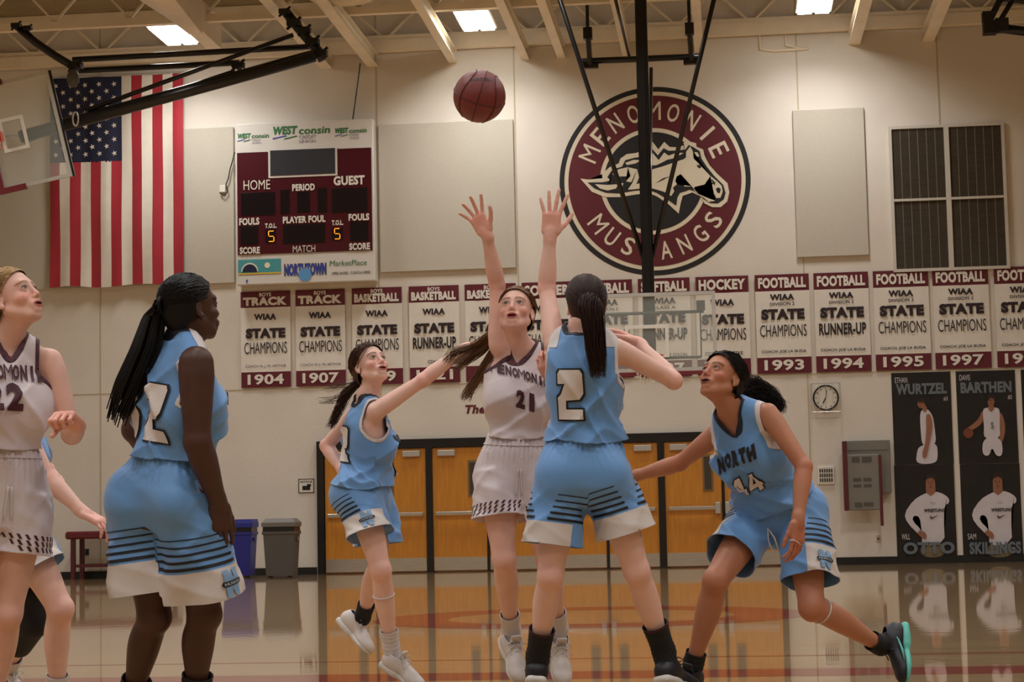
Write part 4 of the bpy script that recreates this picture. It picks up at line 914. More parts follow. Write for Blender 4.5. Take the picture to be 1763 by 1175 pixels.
def clip(V, F, f, attrs=()):
    """keep the part of a triangle mesh where f>0 with clean cut edges; attrs are per-vertex arrays carried along"""
    F = tri(F); f = np.where(np.abs(f) < 1e-7, 1e-7, f); pos = f > 0; k = pos[F].sum(1); full = F[k == 3]; out = [full]; newV = []; A = [[] for _ in attrs]; key = {}; base = len(V)
    def cut(a, b):
        kk = (a, b) if a < b else (b, a)
        if kk not in key:
            t = f[a]/(f[a]-f[b]); key[kk] = base+len(newV); newV.append(V[a]+t*(V[b]-V[a]))
            for i, at in enumerate(attrs): A[i].append(at[a]+t*(at[b]-at[a]))
        return key[kk]
    ex = []
    for T in F[(k == 1) | (k == 2)]:
        p = [pos[i] for i in T]
        if sum(p) == 1:
            i = p.index(True); a, b, c = T[i], T[(i+1) % 3], T[(i+2) % 3]; ex.append((a, cut(a, b), cut(a, c)))
        else:
            i = p.index(False); a, b, c = T[i], T[(i+1) % 3], T[(i+2) % 3]; ab, ac = cut(a, b), cut(a, c); ex += [(ab, b, c), (ab, c, ac)]
    F2 = np.concatenate(out+[np.array(ex, int).reshape(-1, 3)]); V2 = np.concatenate([V, np.array(newV).reshape(-1, 3)]); at2 = [np.concatenate([at, np.array(a).reshape(len(newV), *at.shape[1:])]) for at, a in zip(attrs, A)]
    u, inv = np.unique(F2, return_inverse=True); return V2[u], inv.reshape(-1, 3), [a[u] for a in at2]
def fnoise(P3, sc, seed=0):
    r = np.random.RandomState(seed); o = np.zeros(P3.shape[:-1])
    for k in range(5):
        d = r.normal(size=3)*sc*(1+.4*k); o = o+np.sin(P3@d+r.rand()*7+1.5*np.sin(P3@(r.normal(size=3)*sc*.6)+r.rand()*7))/(1+.5*k)
    return o/2.3
def strands(lines, r0, r1=None, n=3):
    """tubes along many polylines (m,k,3)"""
    L = np.asarray(lines); m, k, _ = L.shape; t = np.gradient(L, axis=1); t /= np.linalg.norm(t, axis=2, keepdims=True)+1e-9
    ref = np.array([.31, .52, .79]); a = np.cross(t, ref); a /= np.linalg.norm(a, axis=2, keepdims=True)+1e-9; b = np.cross(t, a)
    rr = np.linspace(r0, r0 if r1 is None else r1, k)[None, :, None]; V = np.stack([L+rr*(a*math.cos(q)+b*math.sin(q)) for q in [2*math.pi*i/n for i in range(n)]], 2)
    idx = np.arange(m*k*n).reshape(m, k, n); F = []
    for i in range(n): F.append(np.stack([idx[:, :-1, i], idx[:, :-1, (i+1) % n], idx[:, 1:, (i+1) % n], idx[:, 1:, i]], -1).reshape(-1, 4))
    return V.reshape(-1, 3), np.concatenate(F)
def basis(face, up):
    f = nrm(face); u = np.array(up, float); u = nrm(u-f*(u@f)); x = np.cross(f, u)*-1  # x = person's left when facing f : up x f
    x = np.cross(u, f); return np.array([x, f, u])   # rows: left, forward, up
SKIN = {}
def skin_mat(name, c):
    return mat('skin_'+name, c, .5, nz=.05, ns=14, bump=.06, bs=220, attr='Col', sss=.0, spec=.4)
class Person:
    def __init__(s, name, label, J, skin, lips, brow, g=1.0, bust=.5, head=None, armL=True, armR=True, build=None):
        """J: dict of world joints. head: (centre, face dir, up)"""
        s.J = {k: np.array(v, float) for k, v in J.items()}; s.name = name; s.g = g; s.skin = skin; s.lips = lips; s.brow = brow; s.bust = bust
        b = np.array([(s.J['hipL'][0]+s.J['hipR'][0])/2, (s.J['hipL'][1]+s.J['hipR'][1])/2, 0.]); b[2] = min(s.J['footL'][2], s.J['footR'][2])-.05
        s.root = root('person', label, 'person', b); s.Rh = basis(head[1], head[2]); s.hc = np.array(head[0], float); s.hs = head[3] if len(head) > 3 else 1.0
        s.headless = False; s.opts = build or {}; s.armL = armL; s.armR = armR
        J = s.J; s.sh = nrm(J['shL']-J['shR']); s.hp = nrm(J['hipL']-J['hipR']); s.pel = (J['hipL']+J['hipR'])/2; s.nb = J['neck']; s.shm = (J['shL']+J['shR'])/2
        s.A = nrm(s.nb-s.pel); s.fr = nrm(np.cross(s.sh, s.A))*-1
        s.fr = np.cross(s.A, s.sh)*-1
        # front of the body: left x up = ... for left=+x, up=+z front must be -y x? front = up x left * -1
        s.fr = nrm(np.cross(s.sh, s.A))
        s.hands = []
    def H(s, x, y, z): return s.hc+(np.array([x, y, z])*s.hs)@s.Rh
    def torso_rows(s, e=0., hem=False, g=1.):
        g = s.g*g; o = s.opts; wz = o.get('waist', 1.); hz = o.get('hip', 1.); cz = o.get('chest', 1.)
        # t from pelvis(0) to neck(1); loft's own front axis is A x S = -(S x A) -> columns give (hw, front, back) with front on +axis
        R = [(-.18, 0, .0, .11*hz, .08, .1), (-.06, 0, .0, .145*hz, .095, .118*hz), (.06, 0, 0, .154*hz, .1, .118*hz), (.2, 0, 0, .142*hz, .098, .096), (.36, 0, 0, .117*wz, .09*wz, .082), (.5, 0, 0, .119*wz, .09*cz, .088), (.66, 0, 0, .136*wz*.5+.068*cz, .098*cz, .1), (.80, 0, 0, .143*cz, .09*cz, .1), (.9, 0, 0, .112, .066, .08), (.98, 0, 0, .066, .045, .062)]
        L = np.linalg.norm(s.nb-s.pel)
        return [(t, dx, dy, hw*g+e, bk*g+e, fr*g+e) for t, dx, dy, hw, fr, bk in R]   # swapped: loft +y axis is A x S, the back side
    def torso(s, F, e=0., g=1., k=.04):
        J = s.J; G = s.g
        F.loft(s.pel, s.nb, s.hp, s.sh, s.torso_rows(e, g=g), k=k)
        for S_, sd in (('L', 1), ('R', -1)):
            sh = J['sh'+S_]; c = s.nb-s.A*.02
            F.cone(c+(sh-c)*.25-s.A*.035, sh-(sh-c)*.2-s.A*.024, .046*G+e, .043*G+e, k=.03)
            # chest and shoulder blade mass reaching towards the shoulder
            m = s.nb-s.A*.19*G; q = m+(sh-s.nb)*.5; F.ell(q-s.A*.0, np.array([.074, .074, .11])*G+e, np.array([s.sh, s.fr, s.A]), k=.03)
            if s.bust > 0: F.ell(s.nb-s.A*.235*G+s.sh*sd*.07*G+s.fr*.075*G, np.array([.062, .05, .06])*G*(.75+.4*s.bust)+e, np.array([s.sh, s.fr, s.A]), k=.04)
            hip = J['hip'+S_]; F.ell(hip+s.A*.0-s.fr*.045*G, np.array([.08, .08, .095])*G*s.opts.get('hip', 1)+e, np.array([s.hp, s.fr, s.A]), k=.04)
        # upper trapezius
        for S_ in 'LR': sh = J['sh'+S_]; F.cone(s.nb+s.A*.035-s.fr*.012, s.nb+(sh-s.nb)*.62+s.A*.012, .036*G+e*.4, .027*G+e*.6, k=.04)
    def limb(s, F, a, b, rows, k=.025, bend=None):
        a = np.array(a); b = np.array(b); d = b-a
        for (t0, r0), (t1, r1) in zip(rows[:-1], rows[1:]): F.cone(a+d*t0, a+d*t1, r0*s.g, r1*s.g, k=k)
    def body(s):
        J = s.J; G = s.g; F = Field(); o = s.opts; af = o.get('arm', 1.); lf = o.get('leg', 1.)
        s.torso(F)
        hb = s.H(0, -.02, -.05)
        F.cone(s.nb-s.A*.03, hb, .049*G*o.get('neck', 1), .044*G*o.get('neck', 1), k=.025); F.cone(s.nb+s.fr*.01-s.A*.01, s.H(0, .02, -.07), .042*G, .036*G, k=.025)
        for S_ in 'LR':
            if S_ == 'L' and not s.armL or S_ == 'R' and not s.armR: continue
            sh, el, wr = J['sh'+S_], J['el'+S_], J['wr'+S_]
            T_ = np.array([0, .15, .35, .6, .85, 1.]); F.bone(sh, el, T_, np.array([.044, .0465, .043, .039, .0345, .0345])*G*af, k=.03)
            ev = nrm(np.cross(el-sh, wr-el)+1e-6); T_ = np.array([0, .12, .28, .5, .75, .92, 1.]); F.bone(el, wr, T_, np.array([.034, .0375, .0385, .034, .0275, .0245, .0245])*G*(1+(af-1)*.8), k=.012); F.ell(el, np.array([.035, .035, .035])*G*af, k=.01)
            s.hand(F, S_)
        for S_ in 'LR':
            hp_, kn, an = J['hip'+S_], J['kn'+S_], J['an'+S_]; ft = J['foot'+S_]
            sd = an-kn; kd = kn-(hp_+an)/2; kd = nrm(kd) if np.linalg.norm(kd) > .03 else s.fr; kd = nrm(kd-nrm(sd)*(kd@nrm(sd)))
            F.bone(hp_, kn, np.array([0, .15, .35, .6, .82, .93, 1.]), np.array([.076, .078, .078, .069, .058, .0535, .052])*G*lf, k=.03, dr=kd, off=np.array([0, .004, .012, .012, .004, 0, 0])*G)
            F.ell(kn+kd*.02*G, np.array([.038, .036, .042])*G*(.4+.6*lf), k=.02)
            F.bone(kn, an, np.array([0, .1, .28, .42, .6, .78, .9, 1.]), np.array([.051, .05, .0545, .053, .044, .035, .032, .0335])*G*(.35+.65*lf), k=.02, dr=kd, off=np.array([0, -.006, -.014, -.013, -.008, -.003, 0, 0])*G)
            toe = J['toe'+S_]; heel = an+(ft-an)*.6; F.cone(an, ft, .034*G, .032*G, k=.02); F.cone(ft, ft+(toe-ft)*.5, .03*G, .024*G, k=.02)
        s.headf(F)
        fine = [(s.hc, .13)]+[(h, .1) for h in s.hands]
        V, Fc = F.mesh(.0082, fine, .0037); V = relax(V, Fc, 2)
        s.V, s.F = V, Fc; col = s.colors(V)
        s.bodyobj = mk('body', V, Fc, skin_mat(s.name, s.skin), s.root, True, col=col); return s
    def headf(s, F):
        R = s.Rh; q = s.hs; H = s.H; o = s.opts
        def E(c, r, k=.012, op=1, rot=None): F.ell(H(*c), np.array(r)*q, R if rot is None else rot@R, k=k, op=op)
        E((0, -.014, .036), (.072, .093, .078), .02); E((0, .022, -.006), (.0595, .066, .086), .02); E((0, .026, -.062), (.0455, .054, .05), .022)
        F.cone(H(0, .066, -.098), H(0, .062, -.09), .017*q, .02*q, k=.02)
        for sx in (-1, 1):
            F.cone(H(sx*.051, -.005, -.05), H(sx*.026, .056, -.092), .014*q, .013*q, k=.022)
            E((sx*.039, .058, -.03), (.02, .02, .018), .02)
            E((sx*.031, .1, -.001), (.0205, .0165, .0135), .014, -1)                 # socket
        F.cone(H(-.034, .073, .022), H(.034, .073, .022), .0125*q, .0125*q, k=.016)
        F.cone(H(0, .082, .014), H(0, .0985, -.026), .0075*q, .0095*q, k=.010)        # nose
        E((0, .1005, -.032), (.0098, .0095, .0085), .006)
        for sx in (-1, 1):
            E((sx*.0115, .0925, -.036), (.0068, .0085, .0065), .005); E((sx*.006, .098, -.0425), (.0028, .005, .004), .002, -1)
            E((sx*.031, .0715, 0.), (.0158, .0158, .0148), .004)                     # lids
            E((sx*.031, .0885, -.0005), (.0138, .012, .0046), .002, -1)               # eye opening
        E((0, .078, -.062), (.029, .019, .022), .014)
        mo = o.get('mouth', .3)
        E((0, .0925, -.0585), (.0245, .0068, .0042), .005); E((0, .0915, -.0685-.006*mo), (.021, .007, .005), .005)
        if mo > 0: E((0, .096, -.0635-.003*mo), (.019, .012, .001+.0045*mo), .002, -1)
        E((0, .082, -.083-.004*mo), (.018, .006, .006), .01)
        for sx in (-1, 1):
            a = .3; rot = np.array([[math.cos(a), sx*math.sin(a), 0], [-sx*math.sin(a), math.cos(a), 0], [0, 0, 1]])
            E((sx*.0715, -.012, -.012), (.006, .0165, .027), .005, 1, rot); E((sx*.0775, -.008, -.008), (.004, .0095, .016), .003, -1, rot); E((sx*.074, -.004, -.036), (.006, .009, .010), .004)
    def colors(s, V):
        c = np.ones((len(V), 3))*np.array(s.skin); L = (V-s.hc)@s.Rh.T/s.hs
        def blend(c, w, col): return c*(1-w[:, None])+np.array(col)*w[:, None]
        red = np.array(s.skin)*np.array([1.05, .62, .6]); nose = np.exp(-((L-np.array([0, .1, -.03]))**2).sum(1)/.018**2)
        ck = sum(np.exp(-((L-np.array([sx*.045, .07, -.03]))**2).sum(1)/.026**2) for sx in (-1, 1)); c = blend(c, np.clip(.5*nose+.55*ck, 0, 1)*s.opts.get('blush', 1), red)
        for k_ in ('elL', 'elR', 'knL', 'knR'):
            w_ = np.exp(-((V-s.J[k_])**2).sum(1)/.055**2)*.45; c = blend(c, w_, red)
        for h in s.hands: c = blend(c, np.clip(1.1-np.linalg.norm(V-h, axis=1)/.13, 0, 1)*.5*s.opts.get('handred', 1), red)
        mo = s.opts.get('mouth', .3)
        f = 1-((L[:, 0]/.026)**2+((L[:, 2]+.0635+.003*mo)/(.0105+.005*mo))**2); lip = np.clip(f*3.5, 0, 1)*(L[:, 1] > .083); c = blend(c, lip, s.lips)
        inn = np.clip((1-((L[:, 0]/.0195)**2+((L[:, 2]+.0635+.003*mo)/(.0018+.0042*mo))**2))*4, 0, 1)*(L[:, 1] > .07)*(L[:, 1] < .0955)*(mo > 0); c = blend(c, inn, (.05, .012, .012))
        for sx in (-1, 1):
            x = L[:, 0]*sx; t = (x-.031)/.02; yb = .0205+.004*(1-t*t)-.0015*t; wd = .0042*(1-.45*np.clip(t, 0, 1.2)); w_ = np.clip(1.6-np.abs(L[:, 2]-yb)/wd, 0, 1)*np.clip((1.15-np.abs(t))*5, 0, 1)*(L[:, 1] > .05)
            c = blend(c, w_*.8, s.brow)
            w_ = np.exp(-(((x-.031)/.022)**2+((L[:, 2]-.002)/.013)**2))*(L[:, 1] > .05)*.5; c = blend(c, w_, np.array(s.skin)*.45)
        return c
    def face_parts(s, iris=(.12, .2, .3), look=(0, 0)):
        for sx in (-1, 1):
            c = s.H(sx*.031, .0722, 0); r = .0132*s.hs; V = []; F = []; col = []; n1, n2 = 20, 24; g = nrm(np.array([look[0], 1, look[1]]))@s.Rh; g = nrm(g)
            a = nrm(np.cross(g, (0.1, .2, 1))); b = np.cross(g, a)
            for i in range(n1+1):
                th = math.pi*i/n1
                for j in range(n2):
                    ph = 2*math.pi*j/n2; V.append(c+r*(g*math.cos(th)+(a*math.cos(ph)+b*math.sin(ph))*math.sin(th))); col.append((.01, .01, .01) if th < .2 else (iris if th < .55 else (.5, .45, .41)))
            for i in range(n1):
                for j in range(n2): F.append((i*n2+j, i*n2+(j+1) % n2, (i+1)*n2+(j+1) % n2, (i+1)*n2+j))
            mk('eye', V, F, mat('eyeball', (.8, .8, .8), .15, attr='Col'), s.root, True, col=np.array(col))
            pts = [s.H(sx*(.031+.0155*math.cos(q)), .0868-.004*abs(math.cos(q))-.003*(math.cos(q) > .5), .0068*math.sin(q)+.001) for q in np.linspace(.05, math.pi-.05, 12)]
            MB().tube(pts, .0013*s.hs, 5).build('eyelashes', mat('lash', C8(30, 20, 16), .7), s.root)
        if s.opts.get('mouth', .3) > .4: MB().obox(s.H(0, .0865, -.0605), s.Rh[0]*.0105, s.Rh[1]*.002, s.Rh[2]*.0022).build('teeth', mat('teeth', C8(225, 215, 200), .3), s.root)
    def hand(s, F, S_):
        """h: (finger direction, palm normal, curl, spread, thumb curl)"""
        J = s.J; wr = J['wr'+S_]; el = J['el'+S_]; hd = s.opts.get('hand'+S_, {}); G = s.g*hd.get('size', 1.)
        d = nrm(hd.get('dir', wr-el)); n = np.array(hd.get('palm', np.cross(d, (1, 0, 0))), float); n = nrm(n-d*(n@d)); x = np.cross(n, d)*(1 if S_ == 'L' else -1)   # x: towards the thumb
        if 'thumbside' in hd:
            x2 = np.array(hd['thumbside'], float); x2 = nrm(x2-d*(x2@d)); x = x2; n = nrm(n-x*(n@x))
        curl = hd.get('curl', .35); sp = hd.get('spread', .12); R_ = np.array([x, n, d])
        F.cone(wr-d*.015*G, wr+d*.02*G, .0245*G, .024*G, k=.015)
        F.box(wr+d*.052*G, np.array([.038, .0135, .045])*G, R_, rad=.0125*G, k=.012); F.ell(wr+d*.035*G+x*.022*G+n*.006*G, np.array([.016, .014, .03])*G, R_, k=.012)
        s.hands.append(wr+d*.09*G)
        L = [(.030, .092, .040, .025, .021, .0088), (.0105, .097, .045, .028, .022, .0089), (-.0095, .093, .042, .026, .021, .0084), (-.0285, .084, .033, .02, .018, .0076)]
        cu = hd.get('curls', [curl]*4)
        for i, (ox, od, l1, l2, l3, r) in enumerate(L):
            p = wr+(x*ox+d*od)*G; a = sp*(1.5-i)*.75; dd = nrm(d*math.cos(a)+x*math.sin(a)); b0 = wr+(x*ox*.8+d*.06)*G; F.cone(b0, p, .0085*G, r*G, k=.008); th = cu[i]*.6
            for j, l in enumerate((l1, l2, l3)):
                v = dd*math.cos(th)+n*math.sin(th); q = p+v*l*G; F.cone(p, q, (r-.0006*j)*G, (r-.0006*(j+1))*G, k=.004); p = q; th += cu[i]*(1.1 if j == 0 else .8)
        ta = hd.get('thumb', .7); tc = hd.get('thumbcurl', .25); p = wr+(x*.026+d*.022+n*.006)*G; th = ta; dd = nrm(d*math.cos(th)+x*math.sin(th)+n*tc); q = p+dd*.042*G; F.cone(p, q, .0125*G, .0105*G, k=.012)
        for l, r in ((.032, .0095), (.025, .0085)):
            th -= .18; dd = nrm(d*math.cos(th)+x*math.sin(th)+n*(tc*1.5)); p = q; q = p+dd*l*G; F.cone(p, q, (r+.0007)*G, r*G, k=.004)
    # ------------------------------------------------------------ clothes
    def jersey(s, mats, e=.016, hem=-.03, v=0., armr=.088, fold=1., trim=.013, side=False, fr=.0085, flare=.018, neckr=.078, inset=.02, ntrim=None):
        """mats: (cloth, neck trim, arm trim)"""
        J = s.J; G = s.g; F = Field(); sd = s.name_seed = abs(hash(s.name)) % 97 if False else len(s.name)*7
        rows = []
        for t, dx, dy, hw, bk, frn in s.torso_rows(e):
            if t < .45: kx = (.45-t)/.45; hw += flare*kx+.004; bk += flare*kx*.6+.006; frn += flare*kx+.012
            rows.append((t, dx, dy, hw, bk, frn))
        def fold_f(t, a, x, y):
            w_ = np.clip((.8-t)*2.2, 0.12, 1.2)*fold; rg = lambda u: (1-np.abs(np.sin(u)))**1.6
            r = .004*np.sin(a*4+4*np.sin(t*3.3+sd)+t*4+sd); return r*w_
        F.loft(s.pel, s.nb, s.hp, s.sh, rows, k=.04, fold=fold_f)
        for S_, q in (('L', 1), ('R', -1)):
            sh = J['sh'+S_]; c = s.nb-s.A*.02
            F.cone(c+(sh-c)*.25-s.A*.035, sh-(sh-c)*.2-s.A*.024, .046*G+e, .045*G+e, k=.03); F.ell(J['hip'+S_]-s.fr*.045*G, np.array([.08, .08, .095])*G*s.opts.get('hip', 1)+e+.012, np.array([s.hp, s.fr, s.A]), k=.05)
            F.ell(s.nb-s.A*.19*G+(sh-s.nb)*.5, np.array([.077, .078, .11])*G+e, np.array([s.sh, s.fr, s.A]), k=.035)
            if s.bust > 0: F.ell(s.nb-s.A*.235*G+s.sh*q*.07*G+s.fr*.075*G, np.array([.062, .05, .06])*G*(.75+.4*s.bust)+e*1.2, np.array([s.sh, s.fr, s.A]), k=.07)
            F.cone(s.nb+s.A*.035-s.fr*.012, s.nb+(sh-s.nb)*.62+s.A*.012, .036*G+e*.6, .027*G+e*.9, k=.04)
        V, Fc = F.mesh(.0078); V = relax(V, Fc, 1)
        L = np.linalg.norm(s.nb-s.pel); t = (V-s.pel)@s.A/L; u = (V-s.pel)@s.hp
        a = np.arctan2((V-s.pel)@s.fr+.0*t, (V-s.pel)@s.sh); rg = lambda q: (1-np.abs(np.sin(q)))**1.7; w_ = np.interp(t, [0, .35, .75, .95], [2., 1.8, 1.2, .25])*fold
        V = V+vnorm(V, Fc)*((.0065*rg(t*6+a*1.2+1.2*np.sin(t*7+a*1.7+sd)+sd)+.0065*rg(t*6.5-a*1.5+1.3*np.sin(t*5-a*2.1)+sd*.7)+.005*rg(t*12+.9*np.sin(a*3+sd))*np.interp(t, [0, .2, .6], [1.3, 1, .2])-.0025)*w_)[:, None]
        hemt = hem+.012*np.sin(u*18+sd); fh = t-hemt
        x = V-s.nb; ax = x@s.sh; fr_ = x@s.fr; up_ = x@s.A
        # neck opening: ring round the neck, dipping to a V in front
        dip = np.where(fr_ > 0, v, .0); nk = np.sqrt((ax/1.0)**2+((fr_-.01)/1.05)**2+(np.minimum(up_+.02, 0)*.0)**2)
        fn = nk-neckr*G; 
        if v > 0: dd = np.abs(ax)*1.0-(up_+v)*.62; fnv = np.where((fr_ > .0) & (up_ > -v), np.minimum(dd, 1), 1.); fn = np.minimum(np.where(up_ > -.12, fn, 1), np.where(fr_ > 0, fnv*.85, 1))
        else: fn = np.where(up_ > -.12, fn, 1)
        fa = np.ones(len(V))
        for S_ in 'LR':
            sh = J['sh'+S_]; out = nrm(sh-s.nb); out = nrm(out-s.A*(out@s.A)); y = V-(sh-s.A*.035*G-out*.0); a = y@out; b = y@s.fr; c_ = y@s.A
            # armhole: ellipse seen from the side, everything outboard of it goes
            el_ = np.sqrt((b/(armr*G*.95))**2*np.where(c_ > 0, .25, 1)+(np.minimum(c_, 0)/(armr*G*1.25))**2); fa = np.minimum(fa, np.where(a > -.075*G, np.maximum((el_-1)*armr*G, -(a+np.interp(c_, [-.085, -.01], [min(inset, 0.), inset])*G)*1.), 1))
        V, T, (fh, fn, fa) = clip(V, Fc, fh, (fh, fn, fa)); V, T, (fn, fa) = clip(V, T, fn, (fn, fa)); V, T, (fn, fa) = clip(V, T, fa, (fn, fa))
        s.JV, s.JF = V, T; s.jn = vnorm(V, T)
        m = np.minimum(fn, fa)
        Vc, Tc, _ = clip(V, T, m-.002, (m,)); jo = mk('jersey', Vc, Tc, mats[0], s.root, True); s.solid(jo)
        nt = trim if ntrim is None else ntrim
        for fld, mm, nm in ((fn, mats[1], 'collar_trim'), (fa, mats[2], 'armhole_trim')):
            for sg in ((0,) if nm == 'collar_trim' else (1, -1)):
                lat_ = (V-s.nb)@s.sh*(sg if sg else 1); Vb, Tb, (lat_,) = clip(V+s.jn*.0018, T, (nt if nm == 'collar_trim' else trim)-fld, (lat_,))
                if sg and len(Tb): Vb, Tb, _ = clip(Vb, Tb, lat_)
                if len(Tb): ob = mk(nm, Vb, Tb, mm, jo, True); s.solid(ob, .004)
        s.jobj = jo; s.jbvh = BVHTree.FromPolygons([Vector(p) for p in V], [list(map(int, q)) for q in T]); return jo
    def gather(s):
        pass
    def solid(s, o, th=.003):
        md = o.modifiers.new('thick', 'SOLIDIFY'); md.thickness = th; md.offset = -1
    def decal(s, bvh, parent, pts2, faces, c, right, up, nrmv, m, name, off=.003, label=None, smooth_=True, gb=None):
        """flat lettering laid on to the cloth: 2-D pts (metres) about c, dropped along -nrmv"""
        bm = bmesh.new(); vs = [bm.verts.new((p[0], p[1], 0)) for p in pts2]
        for f in faces:
            try: bm.faces.new([vs[i] for i in f])
            except ValueError: pass
        bmesh.ops.triangulate(bm, faces=bm.faces[:])
        for _ in range(6):
            le = [e for e in bm.edges if e.calc_length() > (.0085 if len(bm.verts) < 2500 else .02)]
            if not le: break
            bmesh.ops.subdivide_edges(bm, edges=le, cuts=1); bmesh.ops.triangulate(bm, faces=bm.faces[:])
        bm.verts.index_update(); out = []; n = Vector(nrmv).normalized(); ok = []
        pa = np.array([p[:2] for p in pts2]); lo, hi = (pa.min(0)-.004, pa.max(0)+.004) if gb is None else gb; ng = 12 if gb is None else 18; Hg = np.full((ng, ng), np.nan); key = (tuple(np.round(c, 4)), tuple(np.round(nrmv, 3)))
        for i in range(ng):
            for j in range(ng):
                q = lo+(hi-lo)*np.array([i, j])/(ng-1); h_ = bvh.ray_cast(Vector(c)+Vector(right)*q[0]+Vector(up)*q[1]+n*.35, -n, .6)
                if h_[0] is not None: Hg[i, j] = -h_[3]
        mean_ = np.nanmean(Hg) if not np.isnan(Hg).all() else 0.
        bad = np.isnan(Hg); 
        for i, j in zip(*np.nonzero(bad)):
            g_ = np.argwhere(~bad); Hg[i, j] = Hg[tuple(g_[((g_-[i, j])**2).sum(1).argmin()])] if len(g_) else mean_
        
        def hh(x, y):
            u = np.clip((np.array([x, y])-lo)/(hi-lo), 0, 1)*(ng-1.001); i, j = int(u[0]), int(u[1]); a, b = u-[i, j]
            return Hg[i, j]*(1-a)*(1-b)+Hg[i+1, j]*a*(1-b)+Hg[i, j+1]*(1-a)*b+Hg[i+1, j+1]*a*b
        for v in bm.verts:
            p = Vector(c)+Vector(right)*v.co.x+Vector(up)*v.co.y+n*.35; h, hn, i, d = bvh.ray_cast(p, -n, .6)
            ok.append(h is not None and hn.dot(n) > .02); z_ = hh(v.co.x, v.co.y); out.append(tuple(p+n*(z_+off+.004)) if smooth_ else tuple((h+hn*off) if h is not None else p))
        F = [[v.index for v in f.verts] for f in bm.faces]; F = [f for f in F if all(ok[i] for i in f)]; bm.free()
        if F: return mk(name, out, F, m, parent, True, label=label)
    def number(s, body, c, right, up, nv, h, wd, mfill, mout, gap=.12, arch=0., outline=.12, bvh=None, parent=None, block=False, bold=.07):
        bvh = bvh or s.jbvh; parent = parent or s.jobj; n = len(body); tot = n*wd+(n-1)*gap*wd; x = -tot/2
        for i, ch in enumerate(body):
            if block: V, F = blockglyph(ch)
            else: V, F, _ = text2d(ch, bold, 2)
            w_ = wd*(1.25 if ch == 'M' else (.4 if ch == 'I' else (.55 if ch == '1' and not block else 1))); xs = x+wd/2; dy = arch*(1-((xs)/(tot/2+1e-6))**2)
            P2 = [((p[0]-.5)*w_+xs, (p[1]-.5)*h+dy) for p in V]
            ar_ = np.array(P2); e_ = outline*min(h, wd)*.5+.004; gb_ = (ar_.min(0)-e_, ar_.max(0)+e_)
            if mout is not None:
                o_ = outline*min(h, wd)*.5
                for k_, (ox, oy) in enumerate(((-o_, -o_), (o_, -o_), (o_, o_), (-o_, o_))): s.decal(bvh, parent, [(a+ox, b+oy) for a, b in P2], F, c, right, up, nv, mout, 'number_outline', .0022+.0002*k_, gb=gb_)
            s.decal(bvh, parent, P2, F, c, right, up, nv, mfill, 'lettering' if not block else 'number', .0058 if mout is not None else .004, gb=gb_); x += wd*(1+gap)
    def shorts(s, m, mwhite=None, mblack=None, len_=.72, wid=1., hemw=.03, stripes=True, fold=1., band=.2, top=.13, side=None, tl=None, logo=False, seed=1, gath=.045):
        J = s.J; G = s.g; F = Field(); rows = []; Lt = np.linalg.norm(s.nb-s.pel); hz = s.opts.get('hip', 1.)
        for t, dx, dy, hw, bk, frn in s.torso_rows(.016):
            if t < .3: rows.append((t, dx, dy, hw, bk, frn))
        rows[0] = (-.18, 0, 0, .13*G, .1*G, .1*G); rows.append((.36, 0, 0, .120*G*(.5*hz+.5*s.opts.get('waist', 1)), .095*G, .094*G)); rows.append((.46, 0, 0, .116*G*s.opts.get('waist', 1), .092*G, .092*G))
        def pf(t, a, x, y): return .006*np.sin(a*34+2*np.sin(t*9))*np.clip((t-.05)*6, 0, 1)+.005*np.sin(a*6+t*12+seed)*np.clip(.35-t, 0, 1)
        F.loft(s.pel, s.nb, s.hp, s.sh, rows, k=.04, fold=pf); legs = {}
        for S_ in 'LR':
            hip = J['hip'+S_]; kn = J['kn'+S_]; F.ell(hip-s.fr*.045*G, np.array([.08, .08, .095])*G*hz+.02, np.array([s.hp, s.fr, s.A]), k=.05)
            D = nrm(kn-hip); sidev = nrm(s.hp-D*(s.hp@D)); ln = len_ if tl is None else tl[S_]
            out = 1 if S_ == 'L' else -1
            lf_ = s.opts.get('leg', 1)*.5+.5; wd0 = wid; wid_ = wid*lf_; r = [(-.05, 0, 0, .092*G*wid_, .092*G, .092*G), (.15, out*.004, 0, .1*G*wid_, .108*G*lf_, .102*G*lf_), (.45, out*.006, 0, (.099+hemw*.35)*G*wid_, (.106+hemw*.3)*G*lf_, (.1+hemw*.4)*G*lf_), (ln, out*.008, 0, (.096+hemw)*G*wid_, (.1+hemw*.8)*G*lf_, (.096+hemw*.8)*G*lf_), (ln+.1, out*.008, 0, (.096+hemw)*G*wid_, (.1+hemw*.8)*G*lf_, (.096+hemw*.8)*G*lf_)]
            sdv = seed*3+(S_ == 'L')*2
            def lf(t, a, x, y, sdv=sdv): rg = lambda u: (1-np.abs(np.sin(u)))**1.6; return fold*(.007*(1+np.sin(a*4+sdv+2*np.sin(t*4+sdv)))*np.clip(t*1.6, 0, 1.2)+.008*rg(a*1.5+t*5+sdv+.9*np.sin(t*8+a))+.008*rg(a*1.5-t*6-sdv+np.sin(t*6-a))+.004*rg(t*14+a*2+sdv))
            F.loft(hip, kn, sidev, sidev, [(t_, dx, dy, a_, b_, c_) for t_, dx, dy, a_, b_, c_ in r], k=.035, fold=lf); legs[S_] = (hip, D, sidev, ln, np.linalg.norm(kn-hip))
        V, Fc = F.mesh(.0085); V = relax(V, Fc, 1)
        d = {}; tt = {}; an = {}
